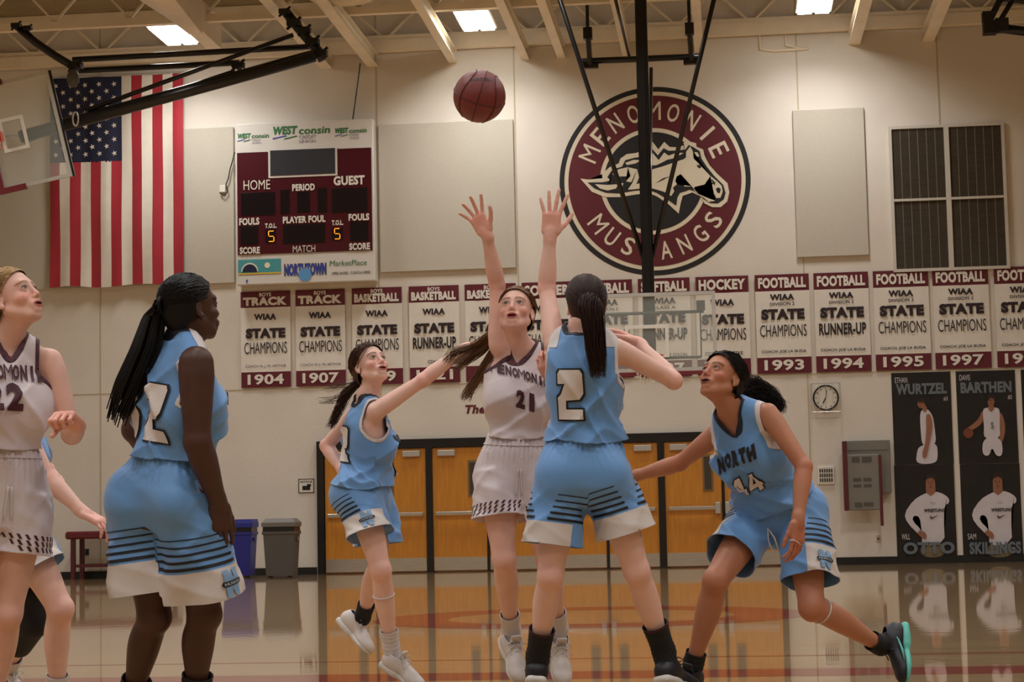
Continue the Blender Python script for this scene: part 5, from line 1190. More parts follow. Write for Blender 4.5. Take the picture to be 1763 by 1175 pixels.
        for S_, (hip, D, sv, ln, L) in legs.items():
            q = V-hip; t = q@D; ra = q-t[:, None]*D; d[S_] = np.linalg.norm(ra, axis=1); tt[S_] = t/L; fv = np.cross(sv, -D); fv = nrm(fv); an[S_] = np.arctan2(ra@fv, ra@sv*(1 if S_ == 'L' else -1))   # angle 0 = outer side, +pi/2 = front
        lat = (V-s.pel)@s.hp; side_ = (d['L'] < d['R']); t = np.where(side_, tt['L'], tt['R']); ln = np.where(side_, legs['L'][3], legs['R'][3]); ang = np.where(side_, an['L'], an['R'])
        tp = (V-s.pel)@s.A/Lt
        V, T, (t, ang, tp, ln, sdf) = clip(V, Fc, np.maximum(top-tp, (t-.22)*.5), (t, ang, tp, ln, side_.astype(float))); V, T, (t, ang, tp, ln, sdf) = clip(V, T, ln-t, (t, ang, tp, ln, sdf))
        n = vnorm(V, T); so = mk('shorts', V, T, m, s.root, True); s.solid(so); s.sobj = so
        wbV, wbT, _ = clip(V+n*.001+n*(.004*np.abs(np.sin(((V-s.pel)@s.hp)*140))*(1 if gath > .05 else 0))[:, None], T, np.minimum(tp-(top-gath), .12-t)); tb_ = np.where(t > .2, -1., 1.); wb = mk('waistband', wbV, wbT, m, so, True)
        s.SV, s.ST, s.Sn, s.St, s.Sa, s.Sl, s.Sside, s.Slegs = V, T, n, t, ang, ln, sdf, legs
        s.sbvh = BVHTree.FromPolygons([Vector(p) for p in V], [list(map(int, q)) for q in T])
        L = legs['L'][4]; tb = ln-t     # distance above hem as a fraction of the thigh
        def patch(f, mm, nm, off=.0015):
            fs = f if isinstance(f, (list, tuple)) else [f]; fs = [q if isinstance(q, np.ndarray) else np.full(len(V), float(q)) for q in fs]; Vb, Tb = V+n*off, T
            while fs:
                if not len(Tb): return
                Vb, Tb, fs = clip(Vb, Tb, fs[0], fs); fs = fs[1:]
            if len(Tb): return mk(nm, Vb, Tb, mm, so, True)
        s.patch = patch
        if mwhite is not None:
            for sg in (1, -1): patch([(sdf-.5)*sg, band-tb]+([side(ang, sdf)*.1] if side is not None else []), mwhite, 'hem_panel', .0012)
        if stripes and mblack is not None:
            for k_ in range(5):
                c_ = band+.035+.062*k_; w_ = .0135-.0022*k_
                for (a0, a1, sg) in [(p_, q_, g_) for p_, q_ in s.opts.get('stripe_arcs', ((-2.6, .6),)) for g_ in (1, -1)]:
                    sh_ = .12*k_; patch([(sdf-.5)*sg, tb-c_+w_, c_+w_-tb, ang-(a0+sh_), (a1-sh_*.6)-ang], mblack, 'stripe', .002)
        return so
    def sock(s, S_, m, h0, h1=None, r=.041, band=None):
        J = s.J; an, kn, ft, toe = J['an'+S_], J['kn'+S_], J['foot'+S_], J['toe'+S_]; d = nrm(kn-an); F = Field(); G = s.g
        F.cone(ft, an, r*G, (r+.0)*G, k=.02); F.cone(an, an+d*(h0+.02), r*G, (r+.004+.03*h0)*G, k=.02); F.cone(ft, ft+(toe-ft)*.35, .036*G, .03*G, k=.02)
        V, Fc = F.mesh(.007); t = (V-an)@d; V = V+0; a = np.arctan2((V-an)@nrm(np.cross(d, (0, 1, 0))), (V-an)@np.cross(d, nrm(np.cross(d, (0, 1, 0)))))
        n = vnorm(V, Fc); V = V+n*(.0012*np.sin(a*22))[:, None]+n*(.001*np.sin(t*300))[:, None]; V, T, _ = clip(V, Fc, h0-t); o = mk('sock', V, T, m, s.root, True); s.solid(o, .003)
        if band is not None: Vb, Tb, _ = clip(V+vnorm(V, T)*.001, T, ((V-an)@d)-(h0-.01)); mk('sock_band', Vb, Tb, band, o, True)
        return o
    def shoe(s, S_, mup, msole, mlace, size=1., pitch=None, accent=None, tongue=True):
        """built in the frame given by the joints ankle, foot(heel base) and toe"""
        J = s.J; an, ft, toe = J['an'+S_], J['foot'+S_], J['toe'+S_]; G = s.g*size; y = nrm(toe-ft); up = an-ft; z = nrm(up-y*(up@y)); x = np.cross(y, z); R_ = np.array([x, y, z]); o = ft-z*.045*G
        Pp = lambda a, b, c: o+(x*a+y*b+z*c)*G
        F = Field(); F.cone(Pp(0, -.02, .05), Pp(0, .0, .085), .043*G, .044*G, k=.03); F.ell(Pp(0, .0, .045), np.array([.040, .062, .045])*G, R_, k=.03)
        F.cone(Pp(0, .03, .06), Pp(0, .11, .038), .040*G, .036*G, k=.03); F.ell(Pp(.002, .15, .028), np.array([.047, .065, .033])*G, R_, k=.03)
        F.box(Pp(0, .07, -.02), np.array([.09, .3, .032])*G, R_, rad=.002, k=.006, op=-1)
        V, Fc = F.mesh(.0065); t = (V-Pp(0, 0, .098))@z; V, T, _ = clip(V, Fc, -t-.0+.35*((V-Pp(0, 0, 0))@y)*0); so = mk('shoe', V, T, mup, s.root, True); s.solid(so, .004)
        F = Field(); F.box(Pp(0, -.005, .008), np.array([.039, .058, .015])*G, R_, rad=.012*G, k=.02); F.box(Pp(0, .07, .008), np.array([.036, .08, .013])*G, R_, rad=.012*G, k=.02); F.ell(Pp(.001, .145, .009), np.array([.05, .07, .016])*G, R_, k=.02); F.ell(Pp(0, -.01, .01), np.array([.043, .06, .018])*G, R_, k=.02)
        V, Fc = F.mesh(.0065); mk('sole', V, Fc, msole, so, True)
        m = MB()
        for k_ in range(5):
            b = .05+.022*k_; h = .098-.013*k_
            for sg in (-1, 1): m.tube([Pp(sg*.026, b, h-.008), Pp(0, b+.008, h+.004), Pp(-sg*.026, b+.018, h-.014)], .0028*G, 5)
        for sg in (-1, 1): m.tube([Pp(0, .045, .1), Pp(sg*.025, .05, .118), Pp(sg*.045, .06, .105), Pp(sg*.03, .052, .098), Pp(0, .045, .1)], .0026*G, 5); m.tube([Pp(0, .045, .1), Pp(sg*.03, .07, .09), Pp(sg*.05, .09, .07)], .0026*G, 5)
        m.build('laces', mlace, so, True)
        if tongue:
            F = Field(); F.box(Pp(0, .035, .108), np.array([.026, .007, .03])*G, R_, rad=.006, k=.01); V, Fc = F.mesh(.006); mk('tongue', V, Fc, mup, so, True)
        if accent is not None:
            for sg in (-1, 1):
                pts = [Pp(sg*.052, .13, .03), Pp(sg*.047, .08, .035), Pp(sg*.045, .03, .05), Pp(sg*.046, .0, .075)]; MB().tube(pts, [.002*G, .006*G, .004*G, .002*G], 6).build('side_stripe', accent, so, True)
        return so
    # ------------------------------------------------------------ hair
    def haircap(s, m, tie, keep, vol=1.06, n=900, rad=.0022, jit=.004, name='hair', parting=None, seed=3, ends=1.0, lift=.0):
        """strands combed over the skull from the hairline to the tie point (head frame)"""
        r = np.random.RandomState(seed); F = Field(); H = s.H; R = s.Rh; q = s.hs
        F.ell(H(0, -.014, .036), np.array([.0755, .095, .081])*q*vol, R, k=.02); F.ell(H(0, -.03, .0), np.array([.071, .078, .09])*q*vol, R, k=.02)
        V, Fc = F.mesh(.006); L = (V-s.hc)@R.T/q; f = keep(L); V, T, _ = clip(V, Fc, f); ho = mk(name, V, T, m, s.root, True); ho['part_root'] = 1; del ho['part_root']
        c = np.array([0, -.014, .03]); rad3 = np.array([.0755, .095, .083])*vol*1.012; lines = []; tie = np.array(tie, float); td = nrm((tie-c)/rad3); K = 11; tries = 0
        while len(lines) < n and tries < n*12:
            tries += 1; d = nrm(r.normal(size=3)); p = c+d*rad3
            if keep(p[None])[0] < .0: continue
            d2 = nrm(d+r.normal(size=3)*.05); om = math.acos(np.clip(d2@td, -1, 1)); pts = []
            if om < .15: continue
            for i in range(K):
                t = i/(K-1)*ends; a = (math.sin((1-t)*om)*d2+math.sin(t*om)*td)/math.sin(om); pt = c+a*rad3*(1+lift*math.sin(t*3.14))
                if keep(pt[None])[0] < -.02: pt = pt*np.array([1., 1, 1])
                pts.append(pt+r.normal(size=3)*jit*.15+a*abs(r.normal())*jit*.3)
            pts = np.array(pts); lines.append(s.hc+(pts*q)@R)
        V, Fc = strands(lines, rad, rad*.8); o = mk('hair_strands', V, Fc, m, ho, True); o['kind'] = 'stuff'; s.hair = ho; return ho
    def tail(s, m, start, path, n=300, r0=.022, r1=.012, rad=.0014, name='ponytail', wav=.0, seed=5, spread=1., curl=0., K=20, tie=None, tiecol=None, taper=True):
        """bundle of strands following a world path"""
        r = np.random.RandomState(seed); path = np.array(path); tq = np.linspace(0, 1, len(path)); t = np.linspace(0, 1, K); cpt = np.stack([np.interp(t, tq, path[:, i]) for i in range(3)], 1)
        for _ in range(2): cpt[1:-1] = (cpt[:-2]+cpt[1:-1]*2+cpt[2:])/4
        tg = np.gradient(cpt, axis=0); tg /= np.linalg.norm(tg, axis=1)[:, None]; ref = nrm(np.cross(tg[0], (0.2, .9, .3))); a = np.cross(tg, ref); a /= np.linalg.norm(a, axis=1)[:, None]; b = np.cross(tg, a)
        lines = []
        for _ in range(n):
            q = r.rand()*6.283; rr = math.sqrt(r.rand()); prof = np.interp(t, [0, .06, .3, .8, 1], [r0*.45, r0*.8, r0, (r0+r1)/2, r1]); e = r.uniform(.75, 1.0)
            off = rr*prof*spread; qq = q+wav*np.sin(t*6+r.rand()*6)*.5; ln = cpt+a*(off*np.cos(qq))[:, None]+b*(off*np.sin(qq))[:, None]
            if curl: ph = r.rand()*6.28; fq = r.uniform(18, 26); ln = ln+a*(curl*np.cos(fq*t+ph))[:, None]+b*(curl*np.sin(fq*t+ph))[:, None]
            ln = ln+np.cumsum(r.normal(size=(K, 3))*.0009, 0)*wav
            k2 = np.linspace(0, e*(K-1), K); ln = np.stack([np.interp(k2, np.arange(K), ln[:, i]) for i in range(3)], 1); lines.append(ln)
        V, Fc = strands(np.array(lines), rad, rad*.5 if taper else rad); o = mk(name, V, Fc, m, s.root, True); o['kind'] = 'stuff'
        if tie is not None:
            pts = [cpt[1]+r0*.62*(a[1]*math.cos(q)+b[1]*math.sin(q)) for q in np.linspace(0, 6.283, 17)[:-1]]; MB().tube(pts, .005, 6, True).build('hair_tie', tie, s.root, True)
        return o
    def ring(s, a, b, t, r, m, name, th=.003, tilt=(0, 0, 0)):
        a = np.array(a); b = np.array(b); c = a+(b-a)*t; d = nrm(b-a+np.array(tilt)); x = nrm(np.cross(d, (0.1, 1, .2))); y = np.cross(d, x)
        # follow the limb: cast from outside on to the body
        if not hasattr(s, 'bb'): s.bb = BVHTree.FromPolygons([Vector(p) for p in s.V], [list(map(int, q)) for q in s.F])
        pts = []
        for q in np.linspace(0, 6.283, 33)[:-1]:
            v = x*math.cos(q)+y*math.sin(q); h = s.bb.ray_cast(Vector(c), Vector(v), .2); pts.append(np.array(h[0])+v*th*.4 if h[0] else c+v*r)
        return MB().tube(pts, th, 6, True).build(name, m, s.root, True)
def blockglyph(ch):
    """athletic block digits as simple polygons in the unit square"""
    t = .27
    B = {'1': [[(.32, 0), (.68, 0), (.68, 1), (.42, 1), (.2, .82), (.2, .66), (.32, .72)]],
         '2': [[(0, .72), (.3, .72), (.3, .80), (.68, .80), (.68, .62), (.12, .62-.12), (0, .44), (0, 0), (1, 0), (1, .2), (.32, .2), (.32, .38), (.86, .40), (1, .52), (1, .92), (.9, 1), (.1, 1), (0, .92)]],
         '4': [[(.55, 0), (.85, 0), (.85, 1), (.55, 1)], [(0, .2), (1, .2), (1, .4), (0, .4)], [(0, .4), (.3, .4), (.56, .76), (.56, 1), (.5, 1)]],
         '5': [[(0, 0), (1, 0), (1, .6), (.3, .6), (.3, .8), (1, .8), (1, 1), (0, 1), (0, .4), (.7, .4), (.7, .2), (0, .2)]]}
    out = B.get(ch)
    if out is None: V, F, _ = text2d(ch, .07, 2); return V, F
    pts = []; fc = []
    for p in out: fc.append(list(range(len(pts), len(pts)+len(p)))); pts += p
    return pts, fc
def lens(J):
    r = []
    for a, b in (('shL', 'elL'), ('elL', 'wrL'), ('shR', 'elR'), ('elR', 'wrR'), ('hipL', 'knL'), ('knL', 'anL'), ('hipR', 'knR'), ('knR', 'anR'), ('shL', 'shR'), ('hipL', 'hipR'), ('neck', 'head')):
        r.append('%s-%s %.2f' % (a, b, np.linalg.norm(np.array(J[a])-np.array(J[b]))))
    m = (np.array(J['hipL'])+np.array(J['hipR']))/2; r.append('pel-neck %.2f' % np.linalg.norm(m-np.array(J['neck']))); return ' '.join(r)
# ================================================================ players
M_blue = mat('blue_jersey', C8(98, 150, 210), .55, sheen=.25, bump=.12, bs=260); M_bluet = mat('dark_trim', C8(16, 20, 38), .6); M_wtrim = mat('white_trim', C8(208, 202, 204), .6)
M_bluep = mat('white_panel', C8(206, 198, 194), .6, bump=.1, bs=260); M_strp = mat('black_stripe', C8(14, 16, 26), .6)
M_wj = mat('white_jersey', C8(212, 202, 208), .55, sheen=.2, bump=.12, bs=260); M_mtrim = mat('maroon_trim', C8(70, 20, 38), .6, nz=.6, ns=60); M_mprint = mat('maroon_print', C8(66, 16, 32), .6)
M_nout = mat('number_black', C8(14, 14, 22), .6); M_nfill = mat('number_white', C8(214, 206, 204), .55)
M_socb = mat('black_sock', C8(16, 16, 20), .8, bump=.2, bs=300); M_socw = mat('white_sock', C8(206, 200, 202), .8, bump=.2, bs=300); M_socband = mat('maroon_sock_band', C8(70, 20, 34), .8)
M_shw = mat('white_shoe', C8(205, 198, 196), .5, nz=.06, ns=20); M_shs = mat('white_sole', C8(205, 202, 198), .5); M_shb = mat('black_shoe', C8(18, 20, 30), .5, nz=.2, ns=30); M_aqua = mat('aqua_sole', C8(96, 190, 180), .45); M_lb = mat('black_lace', C8(14, 14, 18), .7); M_lw = mat('white_lace', C8(214, 208, 204), .7)
M_hbr = mat('brown_hair', C8(46, 28, 22), .55, spec=.25, nz=.35, ns=3); M_hbl = mat('dark_blonde_hair', C8(112, 78, 50), .55, spec=.25, nz=.4, ns=4); M_hbk = mat('black_hair', C8(13, 12, 13), .55, spec=.25, nz=.2, ns=6); M_hlb = mat('light_blonde_hair', C8(150, 118, 76), .55, spec=.25, nz=.3, ns=5); M_hcur = mat('dark_curly_hair', C8(24, 18, 17), .55, spec=.25, nz=.2, ns=5)
M_hlight = mat('mid_brown_hair', C8(66, 42, 30), .55, spec=.25, nz=.35, ns=4)
PALE = C8(226, 180, 164); PINK = C8(228, 186, 172); TAN = C8(180, 122, 94); DARK = C8(74, 46, 36)
LIPP = C8(168, 78, 78); LIPD = C8(110, 56, 52)
def JJ(d, **k): return {n: P(v[0], v[1], d+(v[2] if len(v) > 2 else 0)) for n, v in k.items()}
def hairline(front=.07, side=.02, low=-.07, tilt=.75, earx=.0):
    """positive on hair: behind a plane sloping from forehead to behind the ear, above the nape"""
    def keep(L):
        x, y, z = L[..., 0], L[..., 1], L[..., 2]; ax = np.abs(x)
        fr = (z-(.082-.25*np.maximum(ax-.03, 0)*0))*1.0
        # forehead line
        a = z-front-np.maximum(y-.04, -1)*.35*0
        f1 = (z-front)+(.055-y)*.95          # forehead to temple to ear slope
        f1 = np.where(y < .0, np.minimum(f1+.02, .2), f1)
        f2 = (z-low)-np.maximum(y+.02, 0)*1.3 # nape to ear line
        ear = np.sqrt(((y+.006)/.022)**2+((z+.012)/.036)**2)-1
        f3 = np.where(ax > .045, ear*.025, 1)
        return np.minimum(np.minimum(f1, f2), f3)
    return keep
def arcpath(*pts, d=None): return [P(p[0], p[1], d+(p[2] if len(p) > 2 else 0)) for p in pts]
X_, Y_, Z_ = np.array([1., 0, 0]), np.array([0, 1., 0]), np.array([0, 0, 1.])
print_l = []
# ---------------------------------------------------------------- shooter in white, number 21
def p21():
    d = 8.75
    J = JJ(d, neck=(893, 600, .02), shR=(858, 592, .0), shL=(952, 620, .03), elR=(856, 492, .03), wrR=(838, 404, -.05), elL=(972, 706, .08), wrL=(948, 650, -.1), hipR=(856, 822, 0), hipL=(920, 822, .03), knR=(868, 962, -.08), anR=(880, 1084, .2), footR=(879, 1108, .21), toeR=(896, 1158, .09), knL=(944, 968, -.02), anL=(962, 1082, .22), footL=(960, 1108, .24), toeL=(972, 1168, .12), head=(888, 534))
    s = Person('shooter', 'person in white jersey number 21 jumping with right arm raised under the ball', J, PALE, LIPP, C8(110, 72, 52), g=.98, bust=.5, head=(P(889, 537, d-.02), (-.08, -.86, .34), (.02, .36, .92), 1.0),
               build=dict(mouth=.9, waist=.93, handR=dict(dir=(-.42, -.12, .8), palm=(-.15, -.85, .4), thumbside=(.8, -.1, .45), spread=.42, curls=[.15, .3, .35, .3], thumb=.75, size=1.0), handL=dict(curl=1.0)))
    print_l.append(('21', lens({**J})))
    s.body(); s.face_parts((.05, .06, .07), look=(-.05, .15))
    s.jersey((M_wj, M_mtrim, M_mtrim), v=.07, armr=.068, hem=.31, fold=1.2, flare=.0, neckr=.066, inset=.045)
    s.number('MENOMONIE', s.nb+s.A*-.12+s.sh*.0, s.sh, s.A, s.fr, .042, .026, M_mprint, None, gap=.14, arch=.006, bold=.05)
    s.number('21', s.nb+s.A*-.225+s.sh*.02, s.sh, s.A, s.fr, .08, .042, M_mprint, None, gap=.2, bold=.06)
    s.opts['stripe_arcs'] = ()
    s.shorts(M_wj, len_=.5, wid=1.0, hemw=.02, top=.35, stripes=False, seed=2, gath=.1)
    side_dashes(s, .0, (-1.2, 2.2)); drawcord(s, M_lw)
    kp = hairline(.056, low=-.08); s.haircap(M_hbl, (0, -.12, .0), kp, 1.075, 900)
    tt = s.H(0, -.11, -.005); pt = arcpath((860, 560, .12), (835, 600, .16), (812, 612, .16), (795, 622, .14), (780, 634, .1), d=d); s.tail(M_hbl, None, [tt]+pt, 200, .018, .035, .0016, wav=1.2, seed=4)
    pt = arcpath((862, 580, .12), (842, 618, .16), (822, 650, .16), (806, 676, .14), (800, 690, .12), d=d); s.tail(M_hbl, None, [tt]+pt, 170, .016, .026, .0016, wav=1.2, seed=5, name='hair_lock')
    pt = arcpath((850, 570, .12), (815, 598, .16), (780, 606, .16), (764, 626, .14), d=d); s.tail(M_hbl, None, [tt]+pt, 90, .014, .02, .0016, wav=1.4, seed=6, name='hair_lock')
    for S_ in 'LR': s.sock(S_, M_socw, .1); s.shoe(S_, M_shw, M_shs, M_lw)
    return s
def two_panels(s, sp):
    for sg in (1, -1):
        q = (s.JV-s.nb)@s.sh*sg; Vb, Tb, (q,) = clip(s.JV+s.jn*.002, s.JF, sp, (q,))
        if len(Tb): Vb, Tb, _ = clip(Vb, Tb, q)
        if len(Tb): mk('shoulder_panel', Vb, Tb, M_wtrim, s.jobj, True)
def drawcord(s, m):
    n = s.fr; c = s.pel+s.A*.045*s.g; pts = []
    for sg in (-1, 1):
        p3 = []
        for k in range(7):
            p = c+s.hp*sg*(.006+.008*k/6)-s.A*.02*k+n*.35; h = s.sbvh.ray_cast(Vector(p), Vector(-n), .6)
            if h[0]: p3.append(np.array(h[0])+n*.006)
        if len(p3) > 2: MB().tube(p3, .003, 5).build('drawcord', m, s.sobj, True)
def side_dashes(s, base, arc):
    """slanted maroon dashes in a band above the hem of the white shorts"""
    tb = s.Sl-s.St; a = s.Sa
    for k in range(14):
        a0 = arc[0]+(arc[1]-arc[0])*k/14
        for r_ in (0, 1, 2):
            u = (a-a0-.16*r_)-(tb-.05)*2.4; c_ = .045+.05*r_; 
            for sg in (1, -1): s.patch([(s.Sside-.5)*sg, .045-u, u+.045, tb-c_+.021, c_+.021-tb], M_mprint, 'hem_dash', .0015)
# ---------------------------------------------------------------- defender in blue seen from behind, number 2
def p2():
    d = 8.05
    J = JJ(d, neck=(1003, 572, .0), shL=(955, 594, .06), shR=(1062, 602, .0), elL=(941, 498, .2), wrL=(947, 407, .2), elR=(1160, 656, .08), wrR=(1100, 592, .24), hipL=(968, 822, .0), hipR=(1044, 822, .0), knL=(948, 990, -.05), anL=(926, 1130, .1), footL=(924, 1160, .1), toeL=(922, 1178, .32), knR=(1096, 984, -.02), anR=(1143, 1122, .1), footR=(1150, 1160, .08), toeR=(1196, 1176, .24), head=(1008, 524))
    s = Person('defender', 'person in blue jersey number 2 seen from behind, left hand raised', J, PINK, LIPP, C8(50, 32, 26), g=1.0, bust=.2, head=(P(1009, 522, d+.03), (-.2, .9, .3), (0, -.3, .95), 1.02),
               build=dict(mouth=0, hip=1.03, leg=1.0, waist=.98, chest=.96, handL=dict(dir=P(952, 345, d+.2)-P(947, 407, d+.2), palm=(.1, .95, .1), thumbside=(1, 0, .1), spread=.3, curls=[.06, .04, .05, .08], thumb=.75, size=1.03), handR=dict(dir=(-.55, .1, .3), palm=(-.2, -.2, -.9), curl=.5)))
    print_l.append(('2', lens(J)))
    s.body()
    s.jersey((M_blue, M_bluet, M_wtrim), v=0, hem=.25, fold=1.6, flare=.02, neckr=.075, trim=.014, ntrim=.011, inset=.0)
    V, T, fn = s.JV, s.JF, None
    sp = np.minimum.reduce([(V-s.nb)@s.A*.8+.05, np.abs((V-s.nb)@s.sh)-.085]); two_panels(s, sp)
    s.number('2', s.nb-s.A*.265-s.sh*-.045, -s.sh*-1*-1, s.A, -s.fr, .2, .125, M_nfill, M_nout, block=True, outline=.13) if False else s.number('2', s.nb-s.A*.255+s.sh*.03, nrm(np.cross(s.A, -s.fr)), s.A, -s.fr, .2, .105, M_nfill, M_nout, block=True, outline=.14)
    s.opts['stripe_arcs'] = ((-2.9, -1.2), (-.75, .9))
    s.shorts(M_blue, M_bluep, M_strp, tl={'L': .7, 'R': .6}, wid=1.0, hemw=.016, top=.33, band=.22, side=lambda a, l: np.minimum(a+np.where(l > .5, 2.15, 3.2), 1.9-a), seed=5)
    kp = hairline(.075, low=-.085); s.haircap(M_hbr, (0, -.115, .012), kp, 1.06, 1000)
    tt = s.H(0, -.1, .012); s.tail(M_hbr, None, [tt, tt+(.0, -.05, .01)]+arcpath((1020, 545, -.14), (1024, 580, -.15), (1028, 615, -.15), (1030, 652, -.15), d=d), 420, .052, .03, .0016, wav=.5, seed=8, tie=M_hbr)
    for S_, h in (('L', .13), ('R', .13)): s.sock(S_, M_socb, h, band=M_socband, r=.046); s.shoe(S_, M_shb, M_shs, M_lb)
    return s
# ---------------------------------------------------------------- crouching player in blue, number 44
def p44():
    d = 8.6
    J = JJ(d, neck=(1260, 706, -.12), shR=(1234, 748, -.02), shL=(1322, 712, -.2), elR=(1170, 798, .1), wrR=(1094, 820, .24), elL=(1384, 804, -.3), wrL=(1374, 896, -.4), hipR=(1306, 892, .1), hipL=(1382, 890, -.0), knR=(1232, 1000, -.2), anR=(1194, 1142, -.1), footR=(1190, 1172, -.1), toeR=(1160, 1196, -.24), knL=(1397, 1046, -.2), anL=(1516, 1112, .04), footL=(1543, 1098, .07), toeL=(1548, 1180, -.06), head=(1243, 648))
    s = Person('crouching_player', 'person in blue number 44 jersey crouching at right, looking up', J, TAN, LIPD, C8(30, 20, 18), g=1.0, bust=.35, head=(P(1243, 652, d-.15), (-.56, -.66, .46), (.2, .3, .92), 1.02),
               build=dict(mouth=.6, leg=1.04, hip=1.04, handL=dict(dir=(-.06, -.15, -.95), palm=(-.75, .55, 0), thumbside=(-.6, -.7, 0), curl=.45, spread=.05, thumb=.35), handR=dict(curl=.3)))
    print_l.append(('44', lens(J)))
    s.body(); s.face_parts((.05, .03, .02), look=(0, .25))
    s.jersey((M_blue, M_bluet, M_wtrim), v=.085, hem=.16, fold=1.6, flare=.02, neckr=.066, ntrim=.011, trim=.02, inset=.012)
    R_ = s.sh
    s.number('NORTH', s.nb-s.A*.175, R_, s.A, s.fr, .06, .036, M_nout, None, gap=.16, arch=.012, bold=.09)
    s.number('44', s.nb-s.A*.3+s.sh*-.0, R_, s.A, s.fr, .1, .062, M_nfill, M_nout, gap=.2, block=True, outline=.13)
    s.number('H', s.nb-s.A*.1-s.sh*.09, R_, s.A, s.fr, .016, .016, M_wtrim, None)
    s.opts['stripe_arcs'] = ((-1.8, 1.35),)
    s.shorts(M_blue, M_bluep, M_strp, tl={'L': .72, 'R': .62}, wid=1.0, hemw=.008, top=.24, band=.3, side=lambda a, l: np.minimum(a+1.9, 1.25-a), seed=9)
    logo_N(s, 'L', .6)
    for k in (0,):
        c = s.pel+s.A*.03+s.fr*.13; MB().tube([c, c+s.hp*.03-s.A*.03+s.fr*.03, c+s.hp*.03-s.A*.09+s.fr*.04, c+s.hp*.0-s.A*.1+s.fr*.04, c-s.hp*.005-s.A*.05+s.fr*.03, c], .0035, 6).build('drawcord_loop', M_lw, s.sobj, True)
    kp = hairline(.056, low=-.115); s.haircap(M_hcur, (0, -.115, -.01), kp, 1.1, 900, jit=.01)
    tt = s.H(0, -.05, -.02); s.tail(M_hcur, None, [tt]+arcpath((1292, 668, .02), (1318, 680, .04), (1335, 696, .05), (1345, 712, .05), d=d), 420, .052, .026, .0015, curl=.009, wav=1., seed=3, K=46)
    s.ring(J['knL'], J['anL'], .14, .06, M_wtrim, 'knee_band', .004); s.ring(J['wrL']+(J['wrL']-J['elL'])*.1, J['wrL']+(J['wrL']-J['elL'])*.6, .6, .04, M_wtrim, 'hair_elastic', .0025)
    s.sock('L', M_socb, .06); s.sock('R', M_socb, .05)
    s.shoe('L', M_shb, M_aqua, M_lb, accent=M_aqua); s.shoe('R', M_shb, M_aqua, M_lb, accent=M_aqua)
    return s
def logo_N(s, S_, ang, sc=1.):
    """the outlined letter with a dark bar on the white hem panel"""
    hip, D, sv, ln, L = s.Slegs[S_]; q = 1 if S_ == 'L' else -1; fv = nrm(np.cross(sv, -D)); n = nrm(sv*q*math.cos(ang)+fv*math.sin(ang)); c = hip+D*L*(ln-.13); r = nrm(np.cross(-D, n)); lb = mat('logo_light_blue', C8(126, 164, 204), .6)
    s.number('N', c, r, -D, n, .085*sc, .062*sc, lb, None, bvh=s.sbvh, parent=s.sobj, bold=.13)
    h, w_ = .016*sc, .078*sc; s.decal(s.sbvh, s.sobj, [(-w_/2, -h/2), (w_/2, -h/2), (w_/2+.006, 0), (w_/2, h/2), (-w_/2, h/2), (-w_/2-.006, 0)], [[0, 1, 2, 3, 4, 5]], c, r, -D, n, M_nout, 'logo_bar', .0055)
    V, F, _ = text2d('HUSKIES', .05, 2); s.decal(s.sbvh, s.sobj, [((p[0]-.5)*w_*.9, (p[1]-.5)*h*.6) for p in V], F, c, r, -D, n, mat('logo_grey_letters', C8(150, 160, 175), .6), 'lettering', .0065)
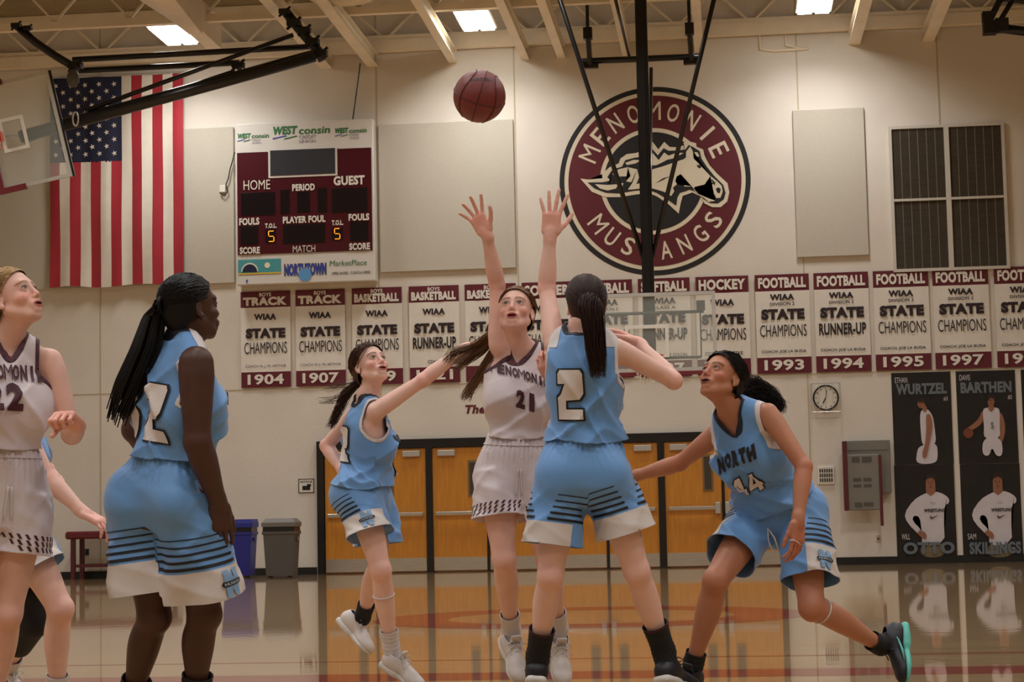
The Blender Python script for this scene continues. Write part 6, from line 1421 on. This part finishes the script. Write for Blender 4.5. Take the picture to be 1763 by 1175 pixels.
# ---------------------------------------------------------------- running player in blue, left of centre
def prun():
    d = 9.7
    J = JJ(d, neck=(633, 694, -.02), shR=(648, 708, -.14), shL=(618, 706, .14), elR=(728, 655, -.14), wrR=(800, 600, -.1), elL=(562, 768, .22), wrL=(590, 812, .12), hipR=(620, 856, -.08), hipL=(640, 852, .1), knR=(656, 982, -.2), anR=(674, 1116, -.1), footR=(678, 1142, -.1), toeR=(716, 1168, -.16), knL=(652, 972, .06), anL=(624, 1064, .3), footL=(604, 1072, .32), toeL=(640, 1112, .24), head=(637, 630))
    s = Person('running_player', 'person in blue running towards centre with right arm stretched out', J, PINK, LIPP, C8(60, 38, 30), g=.94, bust=.4, head=(P(637, 630, d-.03), (.62, -.62, .42), (-.2, .2, .93), .98),
               build=dict(mouth=.6, handR=dict(dir=(.9, .1, .36), palm=(.2, .1, -.9), curl=.3, spread=.1), handL=dict(curl=.8), leg=.98))
    print_l.append(('run', lens(J)))
    s.body(); s.face_parts((.05, .05, .05))
    s.jersey((M_blue, M_bluet, M_wtrim), v=.08, hem=.13, fold=1.5, flare=.02, neckr=.078, trim=.012)
    s.number('2', s.nb-s.A*.2, nrm(np.cross(s.A, -s.fr)), s.A, -s.fr, .17, .11, M_nfill, M_nout, block=True, outline=.12)
    s.number('NORTH', s.nb-s.A*.185, s.sh, s.A, s.fr, .05, .04, M_nout, None, gap=.16, arch=.01, bold=.09); s.number('2', s.nb-s.A*.31, s.sh, s.A, s.fr, .1, .07, M_nfill, M_nout, block=True, outline=.12)
    s.opts['stripe_arcs'] = ((-2.2, .2),)
    s.shorts(M_blue, M_bluep, M_strp, tl={'L': .72, 'R': .52}, wid=1.04, hemw=.03, top=.24, band=.24, side=lambda a, l: np.minimum(a+2.5, 1.2-a), seed=12); logo_N(s, 'R', .35, .9)
    kp = hairline(.058, low=-.085); s.haircap(M_hlight, (0, -.11, -.02), kp, 1.08, 900, jit=.008)
    tt = s.H(0, -.1, -.03); s.tail(M_hlight, None, [tt]+arcpath((597, 676, .02), (586, 700, .04), (574, 726, .05), (566, 738, .05), d=d), 120, .026, .018, .0015, wav=1.4, seed=3)
    s.tail(M_hlight, None, [tt]+arcpath((590, 682, .02), (568, 690, .04), (546, 690, .05), d=d), 22, .018, .022, .0013, wav=1.8, seed=6, name='hair_lock'); s.tail(M_hlight, None, [tt]+arcpath((592, 660, .02), (570, 668, .04), (556, 664, .05), d=d), 14, .016, .022, .0013, wav=1.8, seed=7, name='hair_lock')
    s.ring(J['knR'], J['anR'], .33, .05, M_wtrim, 'knee_band', .004)
    s.sock('R', M_socw, .09); s.shoe('R', M_shw, M_shs, M_lw); s.sock('L', M_socb, .1); s.shoe('L', M_shw, M_shs, M_lw)
    return s
# ---------------------------------------------------------------- player number 12 in blue, back to the camera
def p12():
    d = 7.0
    J = JJ(d, neck=(320, 588, .0), shR=(338, 626, -.15), shL=(262, 618, .1), elR=(340, 762, -.18), wrR=(376, 866, -.12), elL=(232, 740, .3), wrL=(286, 806, .46), hipR=(322, 862, -.06), hipL=(240, 862, .05), knR=(352, 1058, -.02), anR=(336, 1202, .06), footR=(336, 1228, .06), toeR=(374, 1236, .2), knL=(266, 1062, .02), anL=(226, 1206, .16), footL=(224, 1232, .16), toeL=(262, 1240, .3), head=(327, 528))
    s = Person('standing_player', 'person in blue number 12 jersey with long black braids, back to camera', J, DARK, LIPD, C8(16, 12, 12), g=1.0, bust=.9, head=(P(328, 530, d-.0), (.68, .72, .14), (-.03, .0, 1), 1.03),
               build=dict(mouth=0, arm=1.36, hip=.98, waist=1.1, chest=.98, leg=1.14, neck=1.05, blush=.0, handred=.0, handR=dict(dir=(.1, .1, -.95), palm=(-.4, .8, 0), thumbside=(.8, .45, 0), curl=.5, thumb=.4), handL=dict(curl=.5)))
    print_l.append(('12', lens(J)))
    s.body(); s.face_parts((.03, .02, .02))
    s.jersey((M_blue, M_bluet, M_wtrim), v=.1, hem=.265, fold=1.8, flare=.02, neckr=.075, trim=.008, armr=.1, inset=.01)
    V, T = s.JV, s.JF; sp = np.minimum.reduce([(V-s.nb)@s.A+.03, np.abs((V-s.nb)@s.sh)-.06, .03-np.abs((V-s.nb)@s.fr-.0)]); two_panels(s, sp)
    s.number('12', s.nb-s.A*.26, nrm(np.cross(s.A, -s.fr)), s.A, -s.fr, .2, .1, M_nfill, M_nout, gap=.2, block=True, outline=.12); s.number('NORTH', s.nb-s.A*.185, s.sh, s.A, s.fr, .05, .04, M_nout, None, gap=.16, arch=.01, bold=.09)
    s.opts['stripe_arcs'] = ((-2.9, .25),)
    s.shorts(M_blue, M_bluep, M_strp, tl={'L': .79, 'R': .84}, wid=1.03, hemw=.03, top=.35, band=.27, side=lambda a, l: np.minimum(a+3.1, .9-a), seed=21); logo_N(s, 'R', -.1, 1.15)
    kp = hairline(.062, low=-.085); s.haircap(M_hbk, (0, -.12, .02), kp, 1.06, 900, rad=.0026)
    tt = s.H(0, -.105, .02); lines(s, tt, d)
    for S_ in 'LR': s.sock(S_, M_socb, .09, r=.05); s.shoe(S_, M_shb, M_shs, M_lb)
    return s
def lines(s, tt, d):
    """about ninety thin plaits hanging from the gathered hair"""
    r = np.random.RandomState(11); L = []; K = 60
    for k in range(190):
        q = r.rand()*6.283; rr = math.sqrt(r.rand()); off = np.array([math.cos(q), math.sin(q)])*rr; e = r.uniform(.8, 1.04)
        c = [tt+r.normal(size=3)*.012, P(266+20*off[0], 545+6*off[1], d-.02+.05*off[1]), P(252+28*off[0], 600+4*off[1], d-.04+.05*off[1]), P(228+30*off[0], 655, d-.04+.045*off[1]), P(203+20*off[0], 715+10*r.normal(), d-.02+.03*off[1])]
        c = np.array(c); t = np.linspace(0, e*4, K); ln = np.stack([np.interp(np.clip(t, 0, 4), np.arange(5), c[:, i]) for i in range(3)], 1)
        for _ in range(6): ln[1:-1] = (ln[:-2]+ln[1:-1]*2+ln[2:])/4
        L.append(ln)
    V = []; F = []; m = len(L); base = 0
    La = np.array(L); prof = 1+.28*np.sin(np.arange(K)*math.pi)[None]*0; Vs, Fs = strands(La, .0042, .0022, 5)
    o = mk('braids', Vs, Fs, M_hbk, s.root, True); o['kind'] = 'stuff'
    pts = [tt+.03*(X_*.3*math.cos(q)+Y_*math.cos(q)*.9+Z_*math.sin(q)*.9) for q in np.linspace(0, 6.283, 17)[:-1]]; MB().tube(pts, .007, 6, True).build('hair_tie', M_hbk, s.root, True)
# ---------------------------------------------------------------- player number 22 in white at the left edge
def p22():
    d = 7.05
    J = JJ(d, neck=(8, 590, .02), shL=(86, 622, .06), shR=(-58, 606, -.1), elL=(124, 748, .02), wrL=(132, 732, -.25), elR=(-90, 740, -.1), wrR=(-62, 704, -.3), hipL=(40, 860, .03), hipR=(-46, 858, -.06), knL=(12, 1056, -.02), anL=(-14, 1214, .1), footL=(-16, 1240, .1), toeL=(0, 1252, -.08), knR=(-70, 1050, -.1), anR=(-90, 1210, .05), footR=(-92, 1236, .05), toeR=(-70, 1250, -.12), head=(24, 506))
    s = Person('watching_player', 'person in white number 22 jersey at left edge looking up right', J, PALE, LIPP, C8(120, 86, 60), g=1.02, bust=.7, head=(P(21, 515, d), (.88, -.25, .4), (-.35, .05, .93), 1.0),
               build=dict(mouth=.5, waist=.95, handL=dict(dir=(-.15, -.8, .3), palm=(-.1, -.25, -.9), thumbside=(-.95, .1, 0), curl=1.55, thumb=.2, thumbcurl=.8), handR=dict(curl=.8)))
    print_l.append(('22', lens(J)))
    s.body(); s.face_parts((.08, .11, .15), look=(0, .2))
    s.jersey((M_wj, M_mtrim, M_mtrim), v=.06, armr=.066, hem=.32, fold=1.2, flare=.0, neckr=.064, inset=.04)
    s.number('MENOMONIE', s.nb-s.A*.115-s.sh*.02, -s.sh*-1 if False else nrm(np.cross(s.A, s.fr)), s.A, s.fr, .056, .0255, M_mprint, None, gap=.14, arch=.004, bold=.05)
    s.number('22', s.nb-s.A*.2-s.sh*.04, nrm(np.cross(s.A, s.fr)), s.A, s.fr, .1, .06, M_mprint, None, gap=.2, bold=.06)
    s.shorts(M_wj, len_=.47, wid=1.0, hemw=.014, top=.36, stripes=False, seed=8, gath=.1); side_dashes(s, 0, (-1.4, 2.0)); drawcord(s, M_lw)
    kp = hairline(.058, low=-.075); s.haircap(M_hlb, (0, -.12, .02), kp, 1.065, 900); tt = s.H(0, -.11, .02); s.tail(M_hlb, None, [tt, tt+(-.05, .02, .0), tt+(-.09, .03, -.06), tt+(-.1, .03, -.16), tt+(-.1, .03, -.24)], 200, .03, .02, .0016, wav=.6)
    for S_ in 'LR': s.sock(S_, M_socw, .1); s.shoe(S_, M_shw, M_shs, M_lw)
    return s
# ---------------------------------------------------------------- player in blue mostly hidden behind number 22
def pback():
    d = 8.1
    J = JJ(d, neck=(20, 690, -.02), shL=(32, 706, .14), shR=(24, 712, -.14), elR=(84, 826, -.16), wrR=(142, 882, -.2), elL=(58, 800, .2), wrL=(84, 812, .12), hipR=(30, 918, -.08), hipL=(34, 915, .1), knR=(104, 1048, -.14), anR=(98, 1200, -.02), footR=(98, 1222, -.02), toeR=(130, 1232, -.08), knL=(58, 1070, .1), anL=(10, 1150, .35), footL=(2, 1168, .36), toeL=(30, 1190, .34), head=(50, 640))
    s = Person('hidden_player', 'person in blue bent over, mostly hidden behind the left-edge white player', J, PINK, LIPP, C8(60, 38, 30), g=.98, bust=.4, head=(P(30, 640, d), (.9, -.3, .1), (-.1, 0, 1), .95),
               build=dict(mouth=0, handR=dict(dir=(.75, -.1, -.4), palm=(-.3, .2, -.9), curl=.55, spread=.08), handL=dict(dir=(.1, -.3, -.5), curl=1.0)))
    print_l.append(('back', lens(J)))
    s.body(); s.face_parts()
    s.jersey((M_blue, M_bluet, M_wtrim), v=.08, hem=.02, fold=1., flare=.01, neckr=.08)
    s.opts['stripe_arcs'] = ((-2.2, .2),)
    s.shorts(M_blue, M_bluep, M_strp, tl={'L': .6, 'R': .5}, wid=1.0, hemw=.02, top=.18, band=.3, side=lambda a, l: np.minimum(a+2.5, 1.3-a), seed=14)
    kp = hairline(.072, low=-.08); s.haircap(M_hbr, (0, -.11, .0), kp, 1.05, 500)
    F = Field(); kn, an, hp_ = J['knL'], J['anL'], J['hipL']; F.cone(kn+(hp_-kn)*.3, kn, .078, .066, k=.02); F.cone(kn, kn+(an-kn)*.5, .066, .055, k=.02); V, Fc = F.mesh(.009); mk('knee_sleeve', V, Fc, M_socb, s.root, True)
    for S_ in 'LR': s.sock(S_, M_socw, .1); s.shoe(S_, M_shw, M_shs, M_lw)
    return s
import time as _t
for fn in (p21, p2, p44, prun, p12, p22, pback):
    _t0 = _t.time(); fn(); print(fn.__name__, round(_t.time()-_t0, 2))
for a, b in print_l: print(a, b)
